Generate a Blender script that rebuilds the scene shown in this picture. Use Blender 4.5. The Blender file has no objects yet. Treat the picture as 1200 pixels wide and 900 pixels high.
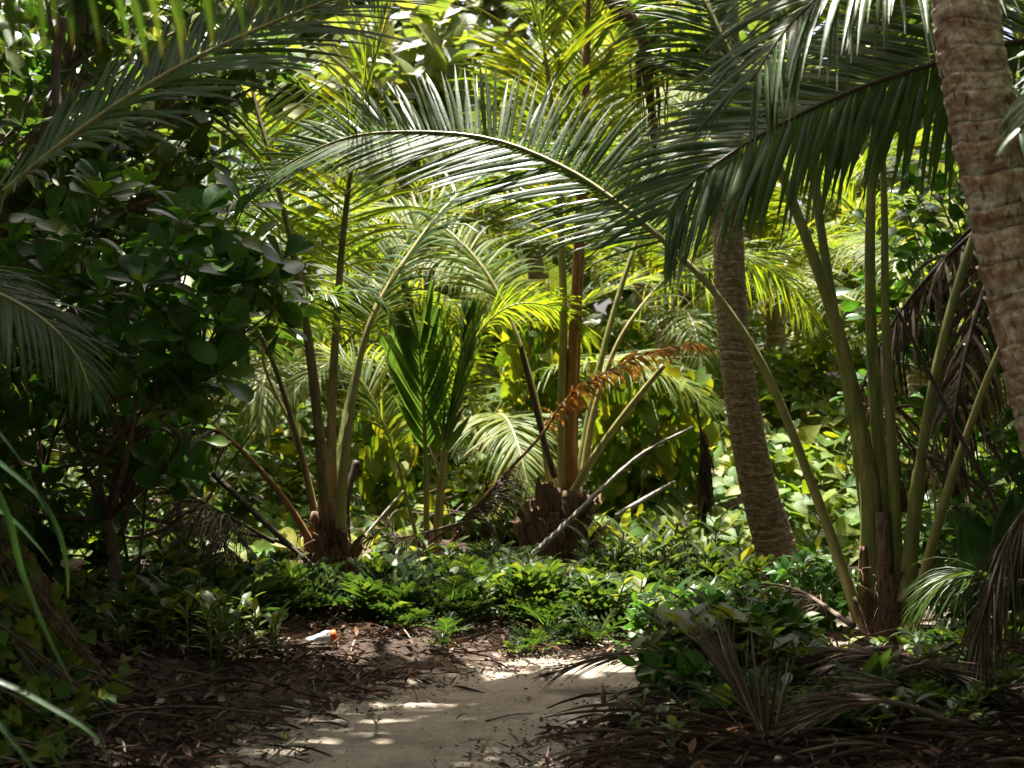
import bpy, math, random
import numpy as np
from mathutils import Vector, Matrix, Euler

RNG = np.random.default_rng(7)
random.seed(7)
SC = bpy.context.scene
COL = SC.collection
R = math.radians

# ------------------------------------------------------------------ camera
F_PX = 1648.0                      # focal length in pixels of a 1200 px wide frame
CAM_H = 1.5
PITCH = math.atan(30 / F_PX)
cam_d = bpy.data.cameras.new('camera')
cam = bpy.data.objects.new('camera', cam_d)
COL.objects.link(cam)
cam.location = (0, 0, CAM_H)
cam.rotation_euler = (math.pi / 2 + PITCH, 0, 0)
cam_d.sensor_width = 36
cam_d.lens = F_PX / 1200 * 36
cam_d.clip_start = 0.05
cam_d.clip_end = 3000
cam_d.dof.use_dof = True
cam_d.dof.focus_distance = 8.3
cam_d.dof.aperture_fstop = 3.0
SC.camera = cam

# ------------------------------------------------------------------ light
SUN_EL, SUN_AZ = 70.0, -14.0        # azimuth measured from +Y (beyond the scene) towards +X
world = bpy.data.worlds.new('World'); SC.world = world
world.use_nodes = True
wn = world.node_tree
bg = wn.nodes['Background']
sky = wn.nodes.new('ShaderNodeTexSky')
sky.sky_type = 'NISHITA'
sky.sun_disc = False
sky.sun_elevation = R(SUN_EL)
sky.sun_rotation = R(SUN_AZ)
sky.air_density = 0.7
sky.dust_density = 8.0
sky.ozone_density = 0.4
wn.links.new(sky.outputs[0], bg.inputs[0])
bg.inputs[1].default_value = 0.066
sun_d = bpy.data.lights.new('sun', 'SUN')
sun_d.energy = 5.0
sun_d.angle = R(0.55)
sun_d.color = (1.0, 0.95, 0.86)
sun = bpy.data.objects.new('sun', sun_d); COL.objects.link(sun)
sdir = Vector((math.sin(R(SUN_AZ)) * math.cos(R(SUN_EL)), math.cos(R(SUN_AZ)) * math.cos(R(SUN_EL)), math.sin(R(SUN_EL))))
sun.rotation_euler = sdir.to_track_quat('Z', 'Y').to_euler()
sun.location = sdir * 40

SC.view_settings.view_transform = 'Standard'
SC.view_settings.look = 'None'
SC.view_settings.exposure = 2.25
SC.view_settings.gamma = 1.0
SC.view_settings.use_curve_mapping = False
SC.render.engine = 'CYCLES'
cy = SC.cycles
cy.max_bounces = 6; cy.diffuse_bounces = 3; cy.glossy_bounces = 2
cy.transmission_bounces = 5; cy.transparent_max_bounces = 6
cy.caustics_reflective = False; cy.caustics_refractive = False
cy.use_denoising = True
try:
    cy.denoiser = 'OPENIMAGEDENOISE'
    cy.denoising_input_passes = 'RGB_ALBEDO_NORMAL'
    cy.denoising_prefilter = 'ACCURATE'
except Exception:
    pass
cy.sample_clamp_indirect = 6.0

# ------------------------------------------------------------------ places
CF = np.array([0, math.cos(PITCH), math.sin(PITCH)])
CU = np.array([0, -math.sin(PITCH), math.cos(PITCH)])
CR = np.array([1.0, 0, 0])
C0 = np.array([0, 0, CAM_H])

def P(px, py, d):
    """the place at depth d metres that the survey of the photograph gives"""
    return C0 + d * (CF + (px - 600) / F_PX * CR + (450 - py) / F_PX * CU)

def smooth(a, b, x):
    t = np.clip((np.asarray(x, float) - a) / (b - a), 0, 1)
    return t * t * (3 - 2 * t)

_W = [(RNG.uniform(0.5, 1), RNG.uniform(0, 6.28), RNG.uniform(-1, 1), RNG.uniform(-1, 1)) for _ in range(24)]
def wob(x, y, f=1.0):
    """cheap smooth noise, about -1..1"""
    s = 0
    for i, (a, ph, kx, ky) in enumerate(_W[:10]):
        s = s + a * np.sin(f * (1.3 + 0.45 * i) * (kx * x + ky * y) + ph)
    return s / 3.2

PATH = np.array([(-2.0, -6), (-1.7, 0), (-1.3, 3), (-0.72, 5.4), (-0.46, 6.5), (-0.08, 7.2), (0.36, 7.75), (1.0, 8.35), (1.9, 9.4), (3.2, 10.4), (7, 12)])
def spline(ctrl, n):
    c = np.asarray(ctrl, float)
    c = np.vstack([2 * c[0] - c[1], c, 2 * c[-1] - c[-2]])
    m = len(c) - 3
    out = []
    for u in np.linspace(0, m - 1e-9, n):
        i = int(u); t = u - i
        p0, p1, p2, p3 = c[i:i + 4]
        out.append(0.5 * ((2 * p1) + (-p0 + p2) * t + (2 * p0 - 5 * p1 + 4 * p2 - p3) * t * t + (-p0 + 3 * p1 - 3 * p2 + p3) * t ** 3))
    return np.array(out)
PC = spline(PATH, 160)
def path_dist(x, y):
    x = np.asarray(x, float); y = np.asarray(y, float)
    d = np.full(np.broadcast(x, y).shape, 1e9)
    for p in PC:
        d = np.minimum(d, (x - p[0]) ** 2 + (y - p[1]) ** 2)
    return np.sqrt(d)

def ground_h(x, y, pd=None):
    x = np.asarray(x, float); y = np.asarray(y, float)
    if pd is None: pd = path_dist(x, y)
    off = smooth(0.45, 1.6, pd)
    far = 1 - smooth(25, 60, np.hypot(x, y))
    return far * (off * (0.07 + 0.05 * wob(x, y, 1.6)) + 0.012 * wob(x, y, 6) * (0.4 + off)
                  + 0.07 * smooth(1.0, 3.5, pd)) - 0.02 * (1 - off)

def gh(x, y): return float(ground_h(np.array([x]), np.array([y]))[0])
def G(px, py):
    r = CF + (px - 600) / F_PX * CR + (450 - py) / F_PX * CU
    d = np.arange(3, 45, 0.03)
    pts = C0 + d[:, None] * r
    hz = ground_h(pts[:, 0], pts[:, 1])
    k = np.argmax(pts[:, 2] < hz)
    return pts[k]
def on_ground(x, y, dz=0.0): return np.array([x, y, gh(x, y) + dz])

# ------------------------------------------------------------------ materials
def _mat(name):
    m = bpy.data.materials.new(name); m.use_nodes = True
    nt = m.node_tree; nt.nodes.clear()
    out = nt.nodes.new('ShaderNodeOutputMaterial')
    return m, nt, out
def N(nt, t, **kw):
    n = nt.nodes.new(t)
    for k, v in kw.items(): setattr(n, k, v)
    return n
def L(nt, a, b): nt.links.new(a, b)
def ramp(nt, stops, interp='LINEAR'):
    r = N(nt, 'ShaderNodeValToRGB'); r.color_ramp.interpolation = interp
    e = r.color_ramp.elements
    while len(e) < len(stops): e.new(0.5)
    for i, (p, c) in enumerate(stops):
        e[i].position = p; e[i].color = (*c, 1)
    return r
def math_n(nt, op, a=None, b=None, va=None, vb=None):
    n = N(nt, 'ShaderNodeMath', operation=op)
    if a is not None: L(nt, a, n.inputs[0])
    if b is not None: L(nt, b, n.inputs[1])
    if va is not None: n.inputs[0].default_value = va
    if vb is not None: n.inputs[1].default_value = vb
    return n.outputs[0]
def mixc(nt, fac, a, b, blend='MIX'):
    n = N(nt, 'ShaderNodeMix', data_type='RGBA', blend_type=blend)
    for sock, v in ((n.inputs[0], fac), (n.inputs[6], a), (n.inputs[7], b)):
        if hasattr(v, 'links') or hasattr(v, 'is_linked'): L(nt, v, sock)
        elif isinstance(v, (int, float)): sock.default_value = v
        else: sock.default_value = (*v, 1)
    return n.outputs[2]
def rnd(nt):
    g = N(nt, 'ShaderNodeNewGeometry'); o = N(nt, 'ShaderNodeObjectInfo')
    s = math_n(nt, 'ADD', g.outputs['Random Per Island'], o.outputs['Random'])
    return math_n(nt, 'FRACT', s)

def leaf_mat(name, stops, trans=0.35, tint=(1.5, 1.45, 0.5), rough=0.42, spec=0.5, mid=(0.2, 0.24, 0.08), midw=0.05, vein=0.0, dry=0.0, spots=0.25):
    m, nt, out = _mat(name)
    r = rnd(nt)
    rp = ramp(nt, stops); L(nt, r, rp.inputs[0])
    tc = N(nt, 'ShaderNodeTexCoord')
    geo = N(nt, 'ShaderNodeNewGeometry')
    no = N(nt, 'ShaderNodeTexNoise'); no.inputs['Scale'].default_value = 9; no.inputs['Detail'].default_value = 4
    L(nt, geo.outputs['Position'], no.inputs['Vector'])
    dk = ramp(nt, [(0.3, (0.68,) * 3), (0.7, (1.25,) * 3)]); L(nt, no.outputs[0], dk.inputs[0])
    col = mixc(nt, 1.0, rp.outputs[0], dk.outputs[0], 'MULTIPLY')
    uv = N(nt, 'ShaderNodeUVMap'); uv.uv_map = 'leaf'
    sx = N(nt, 'ShaderNodeSeparateXYZ'); L(nt, uv.outputs[0], sx.inputs[0])
    ac = math_n(nt, 'ABSOLUTE', sx.outputs[0])
    mr = N(nt, 'ShaderNodeMapRange', interpolation_type='SMOOTHSTEP')
    mr.inputs[1].default_value = 0.0; mr.inputs[2].default_value = midw * 2
    mr.inputs[3].default_value = 0.8; mr.inputs[4].default_value = 0.0
    L(nt, ac, mr.inputs[0])
    col = mixc(nt, mr.outputs[0], col, mid)
    if vein > 0:
        a2 = math_n(nt, 'MULTIPLY', ac, vb=0.3)
        a3 = math_n(nt, 'SUBTRACT', sx.outputs[1], a2)
        a4 = math_n(nt, 'MULTIPLY', a3, vb=56.0)
        a5 = math_n(nt, 'SINE', a4)
        vr = N(nt, 'ShaderNodeMapRange'); vr.inputs[1].default_value = 0.8; vr.inputs[2].default_value = 1.0
        vr.inputs[3].default_value = 0.0; vr.inputs[4].default_value = vein
        L(nt, a5, vr.inputs[0]); col = mixc(nt, vr.outputs[0], col, mid)
    # brown tips and blemishes
    tip = N(nt, 'ShaderNodeMapRange'); tip.inputs[1].default_value = 0.86; tip.inputs[2].default_value = 1.0
    tip.inputs[3].default_value = 0.0; tip.inputs[4].default_value = min(1.0, 0.35 + dry); L(nt, sx.outputs[1], tip.inputs[0])
    n2 = N(nt, 'ShaderNodeTexNoise'); n2.inputs['Scale'].default_value = 28; n2.inputs['Detail'].default_value = 3
    L(nt, geo.outputs['Position'], n2.inputs['Vector'])
    br = N(nt, 'ShaderNodeMapRange'); br.inputs[1].default_value = 0.66; br.inputs[2].default_value = 0.74
    br.inputs[3].default_value = 0.0; br.inputs[4].default_value = spots + dry * 0.4; L(nt, n2.outputs[0], br.inputs[0])
    bl = math_n(nt, 'MAXIMUM', tip.outputs[0], br.outputs[0])
    col = mixc(nt, bl, col, (0.17, 0.105, 0.04))
    pb = N(nt, 'ShaderNodeBsdfPrincipled')
    L(nt, col, pb.inputs['Base Color'])
    rr = N(nt, 'ShaderNodeMapRange'); rr.inputs[3].default_value = rough - 0.09; rr.inputs[4].default_value = rough + 0.12
    L(nt, n2.outputs[0], rr.inputs[0]); L(nt, rr.outputs[0], pb.inputs['Roughness'])
    pb.inputs['Specular IOR Level'].default_value = spec
    bp = N(nt, 'ShaderNodeBump'); bp.inputs['Strength'].default_value = 0.18; bp.inputs['Distance'].default_value = 0.01
    L(nt, n2.outputs[0], bp.inputs['Height']); L(nt, bp.outputs[0], pb.inputs['Normal'])
    tr = N(nt, 'ShaderNodeBsdfTranslucent')
    L(nt, mixc(nt, 1.0, col, tint, 'MULTIPLY'), tr.inputs[0])
    mx = N(nt, 'ShaderNodeMixShader'); mx.inputs[0].default_value = trans
    L(nt, pb.outputs[0], mx.inputs[1]); L(nt, tr.outputs[0], mx.inputs[2])
    L(nt, mx.outputs[0], out.inputs[0])
    return m

def solid_mat(name, stops, scale=12, rough=0.7, spec=0.3, bump=0.3, stretch=(1, 1, 1), bdist=0.01, detail=6):
    m, nt, out = _mat(name)
    geo = N(nt, 'ShaderNodeTexCoord')
    mp = N(nt, 'ShaderNodeMapping'); mp.inputs['Scale'].default_value = stretch
    L(nt, geo.outputs['Object'], mp.inputs[0])
    no = N(nt, 'ShaderNodeTexNoise'); no.inputs['Scale'].default_value = scale; no.inputs['Detail'].default_value = detail
    no.inputs['Roughness'].default_value = 0.65
    L(nt, mp.outputs[0], no.inputs['Vector'])
    o = N(nt, 'ShaderNodeObjectInfo')
    a = math_n(nt, 'MULTIPLY', o.outputs['Random'], vb=0.16)
    b = math_n(nt, 'ADD', no.outputs[0], a)
    c = math_n(nt, 'SUBTRACT', b, vb=0.08)
    rp = ramp(nt, stops); L(nt, c, rp.inputs[0])
    pb = N(nt, 'ShaderNodeBsdfPrincipled'); L(nt, rp.outputs[0], pb.inputs['Base Color'])
    pb.inputs['Roughness'].default_value = rough; pb.inputs['Specular IOR Level'].default_value = spec
    bp = N(nt, 'ShaderNodeBump'); bp.inputs['Strength'].default_value = bump; bp.inputs['Distance'].default_value = bdist
    L(nt, no.outputs[0], bp.inputs['Height']); L(nt, bp.outputs[0], pb.inputs['Normal'])
    L(nt, pb.outputs[0], out.inputs[0])
    return m

M = {}
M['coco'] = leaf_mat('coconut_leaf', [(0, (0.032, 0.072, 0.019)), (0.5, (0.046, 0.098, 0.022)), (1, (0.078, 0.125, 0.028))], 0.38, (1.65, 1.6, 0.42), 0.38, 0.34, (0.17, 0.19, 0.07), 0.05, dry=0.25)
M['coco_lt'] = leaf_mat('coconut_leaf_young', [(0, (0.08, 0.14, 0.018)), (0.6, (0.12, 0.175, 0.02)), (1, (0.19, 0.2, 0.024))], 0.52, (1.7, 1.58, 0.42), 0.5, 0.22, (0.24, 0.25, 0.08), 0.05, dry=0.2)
M['sprout'] = leaf_mat('sprout_leaf', [(0, (0.06, 0.115, 0.035)), (1, (0.095, 0.155, 0.042))], 0.48, (1.5, 1.55, 0.5), 0.42, 0.35, (0.12, 0.2, 0.05), 0.04)
M['pleat'] = leaf_mat('pleated_leaf', [(0, (0.026, 0.06, 0.02)), (1, (0.036, 0.078, 0.024))], 0.3, (1.5, 1.6, 0.5), 0.4, 0.45, (0.06, 0.1, 0.03), 0.006)
M['dead'] = leaf_mat('dead_leaflet', [(0, (0.03, 0.021, 0.016)), (0.5, (0.075, 0.05, 0.034)), (0.85, (0.14, 0.1, 0.07)), (1, (0.25, 0.2, 0.155))], 0.12, (1.2, 1, 0.8), 0.7, 0.25, (0.25, 0.18, 0.12), 0.05, dry=0.1)
M['dead_or'] = leaf_mat('dying_leaflet', [(0, (0.30, 0.13, 0.03)), (0.6, (0.34, 0.2, 0.06)), (1, (0.2, 0.2, 0.06))], 0.4, (1.4, 1.1, 0.6), 0.6, 0.3, (0.35, 0.2, 0.06), 0.05, dry=0.5)
M['shrub'] = leaf_mat('glossy_leaf', [(0, (0.032, 0.085, 0.02)), (0.55, (0.05, 0.125, 0.026)), (0.9, (0.085, 0.165, 0.03)), (1, (0.17, 0.21, 0.035))], 0.38, (1.5, 1.7, 0.4), 0.3, 0.13, (0.11, 0.17, 0.06), 0.045, vein=0.22, spots=0.35)
M['tree'] = leaf_mat('broad_leaf', [(0, (0.04, 0.09, 0.022)), (0.6, (0.08, 0.14, 0.028)), (1, (0.15, 0.19, 0.035))], 0.34, (1.35, 1.5, 0.5), 0.42, 0.2, (0.14, 0.18, 0.06), 0.045, vein=0.15)
M['vine'] = leaf_mat('vine_leaf', [(0, (0.06, 0.14, 0.024)), (0.45, (0.105, 0.18, 0.028)), (0.8, (0.18, 0.22, 0.034)), (1, (0.25, 0.25, 0.04))], 0.45, (1.75, 1.5, 0.3), 0.5, 0.18, (0.16, 0.2, 0.07), 0.04, vein=0.15)
M['fern'] = leaf_mat('fern_leaf', [(0, (0.024, 0.054, 0.022)), (0.5, (0.042, 0.08, 0.026)), (0.8, (0.075, 0.115, 0.03)), (1, (0.13, 0.15, 0.04))], 0.36, (1.5, 1.6, 0.42), 0.45, 0.2, (0.1, 0.16, 0.05), 0.05)
M['herb'] = leaf_mat('herb_leaf', [(0, (0.034, 0.072, 0.026)), (0.5, (0.06, 0.105, 0.03)), (0.8, (0.11, 0.145, 0.036)), (1, (0.18, 0.19, 0.045))], 0.42, (1.6, 1.5, 0.38), 0.45, 0.2, (0.15, 0.2, 0.07), 0.05, vein=0.15)
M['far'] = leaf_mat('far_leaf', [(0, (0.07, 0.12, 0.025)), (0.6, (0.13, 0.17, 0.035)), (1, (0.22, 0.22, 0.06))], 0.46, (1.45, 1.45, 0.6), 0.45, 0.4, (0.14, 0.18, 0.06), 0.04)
M['litter'] = leaf_mat('litter_leaf', [(0, (0.03, 0.02, 0.015)), (0.4, (0.07, 0.045, 0.032)), (0.68, (0.12, 0.072, 0.046)), (0.82, (0.2, 0.1, 0.05)), (0.9, (0.2, 0.155, 0.115)), (1, (0.32, 0.27, 0.21))], 0.08, (1.2, 1, 0.8), 0.75, 0.25, (0.2, 0.12, 0.07), 0.04, spots=0.4)
M['petiole'] = solid_mat('petiole_green', [(0.28, (0.07, 0.055, 0.025)), (0.38, (0.1, 0.125, 0.03)), (0.55, (0.18, 0.185, 0.05)), (0.7, (0.29, 0.24, 0.085))], 7, 0.42, 0.45, 0.12, (3, 3, 0.5), 0.004)
M['pet_br'] = solid_mat('petiole_brown', [(0.3, (0.05, 0.035, 0.018)), (0.5, (0.12, 0.085, 0.038)), (0.65, (0.2, 0.15, 0.07)), (0.8, (0.13, 0.14, 0.045))], 7, 0.5, 0.4, 0.3, (3, 3, 0.7), 0.005)
M['rachis'] = solid_mat('rachis_yellow', [(0.3, (0.15, 0.16, 0.045)), (0.7, (0.33, 0.27, 0.1))], 9, 0.45, 0.4, 0.12, (2, 2, 1), 0.004)
M['pet_or'] = solid_mat('petiole_orange', [(0.3, (0.12, 0.045, 0.018)), (0.55, (0.28, 0.12, 0.04)), (0.75, (0.34, 0.2, 0.07))], 7, 0.5, 0.4, 0.2, (3, 3, 0.6), 0.005)
M['pet_dk'] = solid_mat('petiole_dark', [(0.3, (0.035, 0.025, 0.018)), (0.6, (0.085, 0.055, 0.038)), (0.8, (0.16, 0.11, 0.08))], 8, 0.65, 0.3, 0.3, (3, 3, 0.6), 0.006)
M['grey_wood'] = solid_mat('grey_dead_wood', [(0.3, (0.10, 0.085, 0.075)), (0.5, (0.26, 0.235, 0.21)), (0.72, (0.42, 0.39, 0.36))], 9, 0.85, 0.2, 0.6, (4, 4, 0.7), 0.008)
M['husk'] = solid_mat('fibrous_husk', [(0.3, (0.04, 0.023, 0.014)), (0.5, (0.11, 0.066, 0.041)), (0.72, (0.26, 0.175, 0.115))], 10, 0.85, 0.2, 0.7, (5, 5, 0.8), 0.012)
M['twig'] = solid_mat('twig', [(0.3, (0.05, 0.033, 0.025)), (0.6, (0.15, 0.105, 0.08)), (0.8, (0.28, 0.22, 0.18))], 14, 0.8, 0.25, 0.4, (2, 2, 1), 0.006)
M['branch'] = solid_mat('branch_bark', [(0.3, (0.10, 0.07, 0.055)), (0.6, (0.22, 0.165, 0.13)), (0.8, (0.34, 0.28, 0.24))], 10, 0.8, 0.25, 0.5, (2, 2, 0.8), 0.008)

def bark_mat(name, a, b, c, dark, cs=1.0):
    m, nt, out = _mat(name)
    uv = N(nt, 'ShaderNodeUVMap'); uv.uv_map = 'leaf'       # x: round the trunk in metres, y: along it in metres
    def tex(sx, sy, sc, det=6):
        mp = N(nt, 'ShaderNodeMapping'); mp.inputs['Scale'].default_value = (sx, sy, 1)
        L(nt, uv.outputs[0], mp.inputs[0])
        n = N(nt, 'ShaderNodeTexNoise'); n.inputs['Scale'].default_value = sc; n.inputs['Detail'].default_value = det
        n.inputs['Roughness'].default_value = 0.65
        L(nt, mp.outputs[0], n.inputs['Vector']); return n.outputs[0]
    patch = tex(1, 1.3, 13 * cs, 9); fine = tex(2.2, 1, 40 * cs); crack = tex(3.0, 0.8, 17 * cs, 7); ringn = tex(0.12, 2.6, 13 * cs, 5)
    rp = ramp(nt, [(0.36, a), (0.5, b), (0.6, c)]); L(nt, patch, rp.inputs[0])
    fr = ramp(nt, [(0.3, (0.6,) * 3), (0.7, (1.35,) * 3)]); L(nt, fine, fr.inputs[0])
    col = mixc(nt, 0.85, rp.outputs[0], fr.outputs[0], 'MULTIPLY')
    rg = ramp(nt, [(0.36, (0.45,) * 3), (0.5, (1.0,) * 3), (0.64, (1.3,) * 3)]); L(nt, ringn, rg.inputs[0])
    col = mixc(nt, 0.7, col, rg.outputs[0], 'MULTIPLY')
    sp = N(nt, 'ShaderNodeSeparateXYZ'); L(nt, uv.outputs[0], sp.inputs[0])
    wv = math_n(nt, 'MULTIPLY_ADD', fine, vb=0.022); wv.node.inputs[2].default_value = -0.011
    yy = math_n(nt, 'ADD', sp.outputs[1], wv)
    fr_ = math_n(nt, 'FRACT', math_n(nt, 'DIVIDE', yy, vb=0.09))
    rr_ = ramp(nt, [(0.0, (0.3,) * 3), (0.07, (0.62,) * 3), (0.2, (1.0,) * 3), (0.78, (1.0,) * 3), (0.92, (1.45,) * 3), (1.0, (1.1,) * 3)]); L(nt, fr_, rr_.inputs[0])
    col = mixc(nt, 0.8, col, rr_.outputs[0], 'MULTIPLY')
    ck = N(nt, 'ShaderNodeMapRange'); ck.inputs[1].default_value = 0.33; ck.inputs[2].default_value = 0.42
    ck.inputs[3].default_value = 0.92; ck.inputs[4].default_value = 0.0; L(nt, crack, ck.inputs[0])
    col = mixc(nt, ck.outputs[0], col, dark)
    pb = N(nt, 'ShaderNodeBsdfPrincipled'); L(nt, col, pb.inputs['Base Color'])
    pb.inputs['Roughness'].default_value = 0.82; pb.inputs['Specular IOR Level'].default_value = 0.25
    h = math_n(nt, 'SUBTRACT', fine, ck.outputs[0])
    bp = N(nt, 'ShaderNodeBump'); bp.inputs['Strength'].default_value = 0.8; bp.inputs['Distance'].default_value = 0.012
    L(nt, h, bp.inputs['Height']); L(nt, bp.outputs[0], pb.inputs['Normal'])
    L(nt, pb.outputs[0], out.inputs[0]); return m
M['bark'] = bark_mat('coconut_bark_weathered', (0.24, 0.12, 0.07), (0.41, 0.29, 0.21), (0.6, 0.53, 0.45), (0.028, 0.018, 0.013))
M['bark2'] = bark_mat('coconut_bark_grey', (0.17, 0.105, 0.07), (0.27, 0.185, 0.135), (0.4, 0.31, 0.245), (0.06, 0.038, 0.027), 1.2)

def ground_mat(name, stops, spec_stops, scale, bump, fib=0.5):
    m, nt, out = _mat(name)
    g = N(nt, 'ShaderNodeNewGeometry')
    n1 = N(nt, 'ShaderNodeTexNoise'); n1.inputs['Scale'].default_value = scale; n1.inputs['Detail'].default_value = 8; n1.inputs['Roughness'].default_value = 0.7
    n2 = N(nt, 'ShaderNodeTexNoise'); n2.inputs['Scale'].default_value = scale * 14; n2.inputs['Detail'].default_value = 5; n2.inputs['Roughness'].default_value = 0.7
    L(nt, g.outputs['Position'], n1.inputs['Vector']); L(nt, g.outputs['Position'], n2.inputs['Vector'])
    rp = ramp(nt, stops); L(nt, n1.outputs[0], rp.inputs[0])
    r2 = ramp(nt, spec_stops); L(nt, n2.outputs[0], r2.inputs[0])
    col = mixc(nt, fib, rp.outputs[0], r2.outputs[0], 'MULTIPLY')
    vo = N(nt, 'ShaderNodeTexVoronoi'); vo.inputs['Scale'].default_value = 55
    L(nt, g.outputs['Position'], vo.inputs['Vector'])
    vm = N(nt, 'ShaderNodeMapRange'); vm.inputs[1].default_value = 0.10; vm.inputs[2].default_value = 0.2
    vm.inputs[3].default_value = 0.55; vm.inputs[4].default_value = 0.0; L(nt, vo.outputs['Distance'], vm.inputs[0])
    gate = N(nt, 'ShaderNodeMapRange'); gate.inputs[1].default_value = 0.5; gate.inputs[2].default_value = 0.64; L(nt, n1.outputs[0], gate.inputs[0])
    col = mixc(nt, math_n(nt, 'MULTIPLY', vm.outputs[0], gate.outputs[0]), col, (0.07, 0.045, 0.03))
    pb = N(nt, 'ShaderNodeBsdfPrincipled'); L(nt, col, pb.inputs['Base Color'])
    pb.inputs['Roughness'].default_value = 0.95; pb.inputs['Specular IOR Level'].default_value = 0.15
    bp = N(nt, 'ShaderNodeBump'); bp.inputs['Strength'].default_value = bump; bp.inputs['Distance'].default_value = 0.015
    mx = math_n(nt, 'ADD', n1.outputs[0], n2.outputs[0])
    L(nt, mx, bp.inputs['Height']); L(nt, bp.outputs[0], pb.inputs['Normal'])
    L(nt, pb.outputs[0], out.inputs[0]); return m
M['soil'] = ground_mat('leaf_mould_soil', [(0.35, (0.028, 0.018, 0.013)), (0.55, (0.065, 0.045, 0.033)), (0.72, (0.14, 0.105, 0.08))], [(0.3, (0.4,) * 3), (0.7, (1.5,) * 3)], 2.6, 0.7, 0.8)
M['sand'] = ground_mat('trodden_sand', [(0.32, (0.16, 0.128, 0.095)), (0.5, (0.27, 0.23, 0.18)), (0.7, (0.35, 0.305, 0.245))], [(0.3, (0.7,) * 3), (0.7, (1.2,) * 3)], 2.0, 0.75, 0.8)

# ------------------------------------------------------------------ mesh helpers
def make_mesh(name, V, Fs, UV=None, mat=None, smoothed=True):
    """V (n,3); Fs list of (m,k) index arrays; UV (n,2) per vertex"""
    V = np.asarray(V, np.float32)
    Fs = [np.asarray(f, np.int32) for f in Fs if len(f)]
    me = bpy.data.meshes.new(name)
    me.vertices.add(len(V)); me.vertices.foreach_set('co', V.ravel())
    loops = np.concatenate([f.ravel() for f in Fs])
    tot = np.concatenate([np.full(len(f), f.shape[1], np.int32) for f in Fs])
    st = np.concatenate([[0], np.cumsum(tot)[:-1]]).astype(np.int32)
    me.loops.add(len(loops)); me.loops.foreach_set('vertex_index', loops)
    me.polygons.add(len(tot)); me.polygons.foreach_set('loop_start', st)
    if UV is not None:
        l = me.uv_layers.new(name='leaf')
        l.data.foreach_set('uv', np.asarray(UV, np.float32)[loops].ravel())
    me.update(calc_edges=True)
    if smoothed: me.polygons.foreach_set('use_smooth', np.ones(len(tot), bool))
    if mat: me.materials.append(mat)
    return me

ORG = {}
def link(name, data, origin, parent=None):
    o = bpy.data.objects.new(name, data); COL.objects.link(o)
    origin = np.asarray(origin, float); ORG[o.name] = origin
    if parent is not None:
        o.parent = parent; o.location = Vector(origin - ORG[parent.name])
    else: o.location = Vector(origin)
    return o
def tag(o, label, cat, group=None):
    o['label'] = label; o['category'] = cat
    if group: o['group'] = group
    return o
def thing(name, origin, label, cat, group=None):
    o = link(name, None, origin); o.empty_display_size = 0.2
    return tag(o, label, cat, group)
def part(name, V, Fs, UV, mat, parent, origin=None, stuff=False):
    V = np.asarray(V, float)
    if origin is None: origin = V[0]
    me = make_mesh(name, V - origin, Fs, UV, mat)
    o = link(name, me, origin, parent)
    if stuff: o['kind'] = 'stuff'
    return o

def frames(pts, up=(0, 0, 1)):
    T = np.gradient(pts, axis=0); T /= np.linalg.norm(T, axis=1)[:, None] + 1e-9
    u = np.asarray(up, float)
    Nn = u - (T @ u)[:, None] * T
    bad = np.linalg.norm(Nn, axis=1) < 0.15
    if bad.any():
        alt = np.array([0, -1.0, 0.05])
        Nn[bad] = alt - (T[bad] @ alt)[:, None] * T[bad]
    # keep the frame from flipping
    Nn /= np.linalg.norm(Nn, axis=1)[:, None]
    for i in range(1, len(Nn)):
        if Nn[i] @ Nn[i - 1] < 0: Nn[i] *= -1
    return T, Nn, np.cross(T, Nn)

def tube(pts, rad, sides=8, flat=1.0, up=(0, 0, 1), rough=0.0, cap=True, rng=RNG):
    """tapered tube; returns V, Fs, UV (metres round, metres along)"""
    pts = np.asarray(pts, float); n = len(pts)
    rad = np.broadcast_to(np.asarray(rad, float), (n,)).copy()
    T, Nn, S = frames(pts, up)
    a = np.arange(sides) / sides * 2 * math.pi
    rr = rad[:, None] * np.ones(sides)
    if rough: rr = rr * (1 + rough * rng.normal(size=rr.shape))
    V = pts[:, None, :] + rr[:, :, None] * (np.cos(a)[None, :, None] * S[:, None, :] + flat * np.sin(a)[None, :, None] * Nn[:, None, :])
    s = np.concatenate([[0], np.cumsum(np.linalg.norm(np.diff(pts, axis=0), axis=1))])
    UV = np.stack([np.broadcast_to(a * rad.mean(), (n, sides)), np.broadcast_to(s[:, None], (n, sides))], -1)
    i = np.arange(n - 1)[:, None] * sides; j = np.arange(sides)[None, :]; k = (j + 1) % sides
    Fq = np.stack([i + j, i + k, i + sides + k, i + sides + j], -1).reshape(-1, 4)
    Fs = [Fq]
    if cap: Fs += [np.arange(sides)[::-1][None, :], ((n - 1) * sides + np.arange(sides))[None, :]]
    return V.reshape(-1, 3), Fs, UV.reshape(-1, 2)

def merge(parts):
    Vs, Fd, Us, o = [], {}, [], 0
    for V, Fs, UV in parts:
        Vs.append(V); Us.append(UV)
        for f in Fs:
            f = np.asarray(f); Fd.setdefault(f.shape[1], []).append(f + o)
        o += len(V)
    return np.vstack(Vs), [np.vstack(v) for v in Fd.values()], np.vstack(Us)

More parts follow.
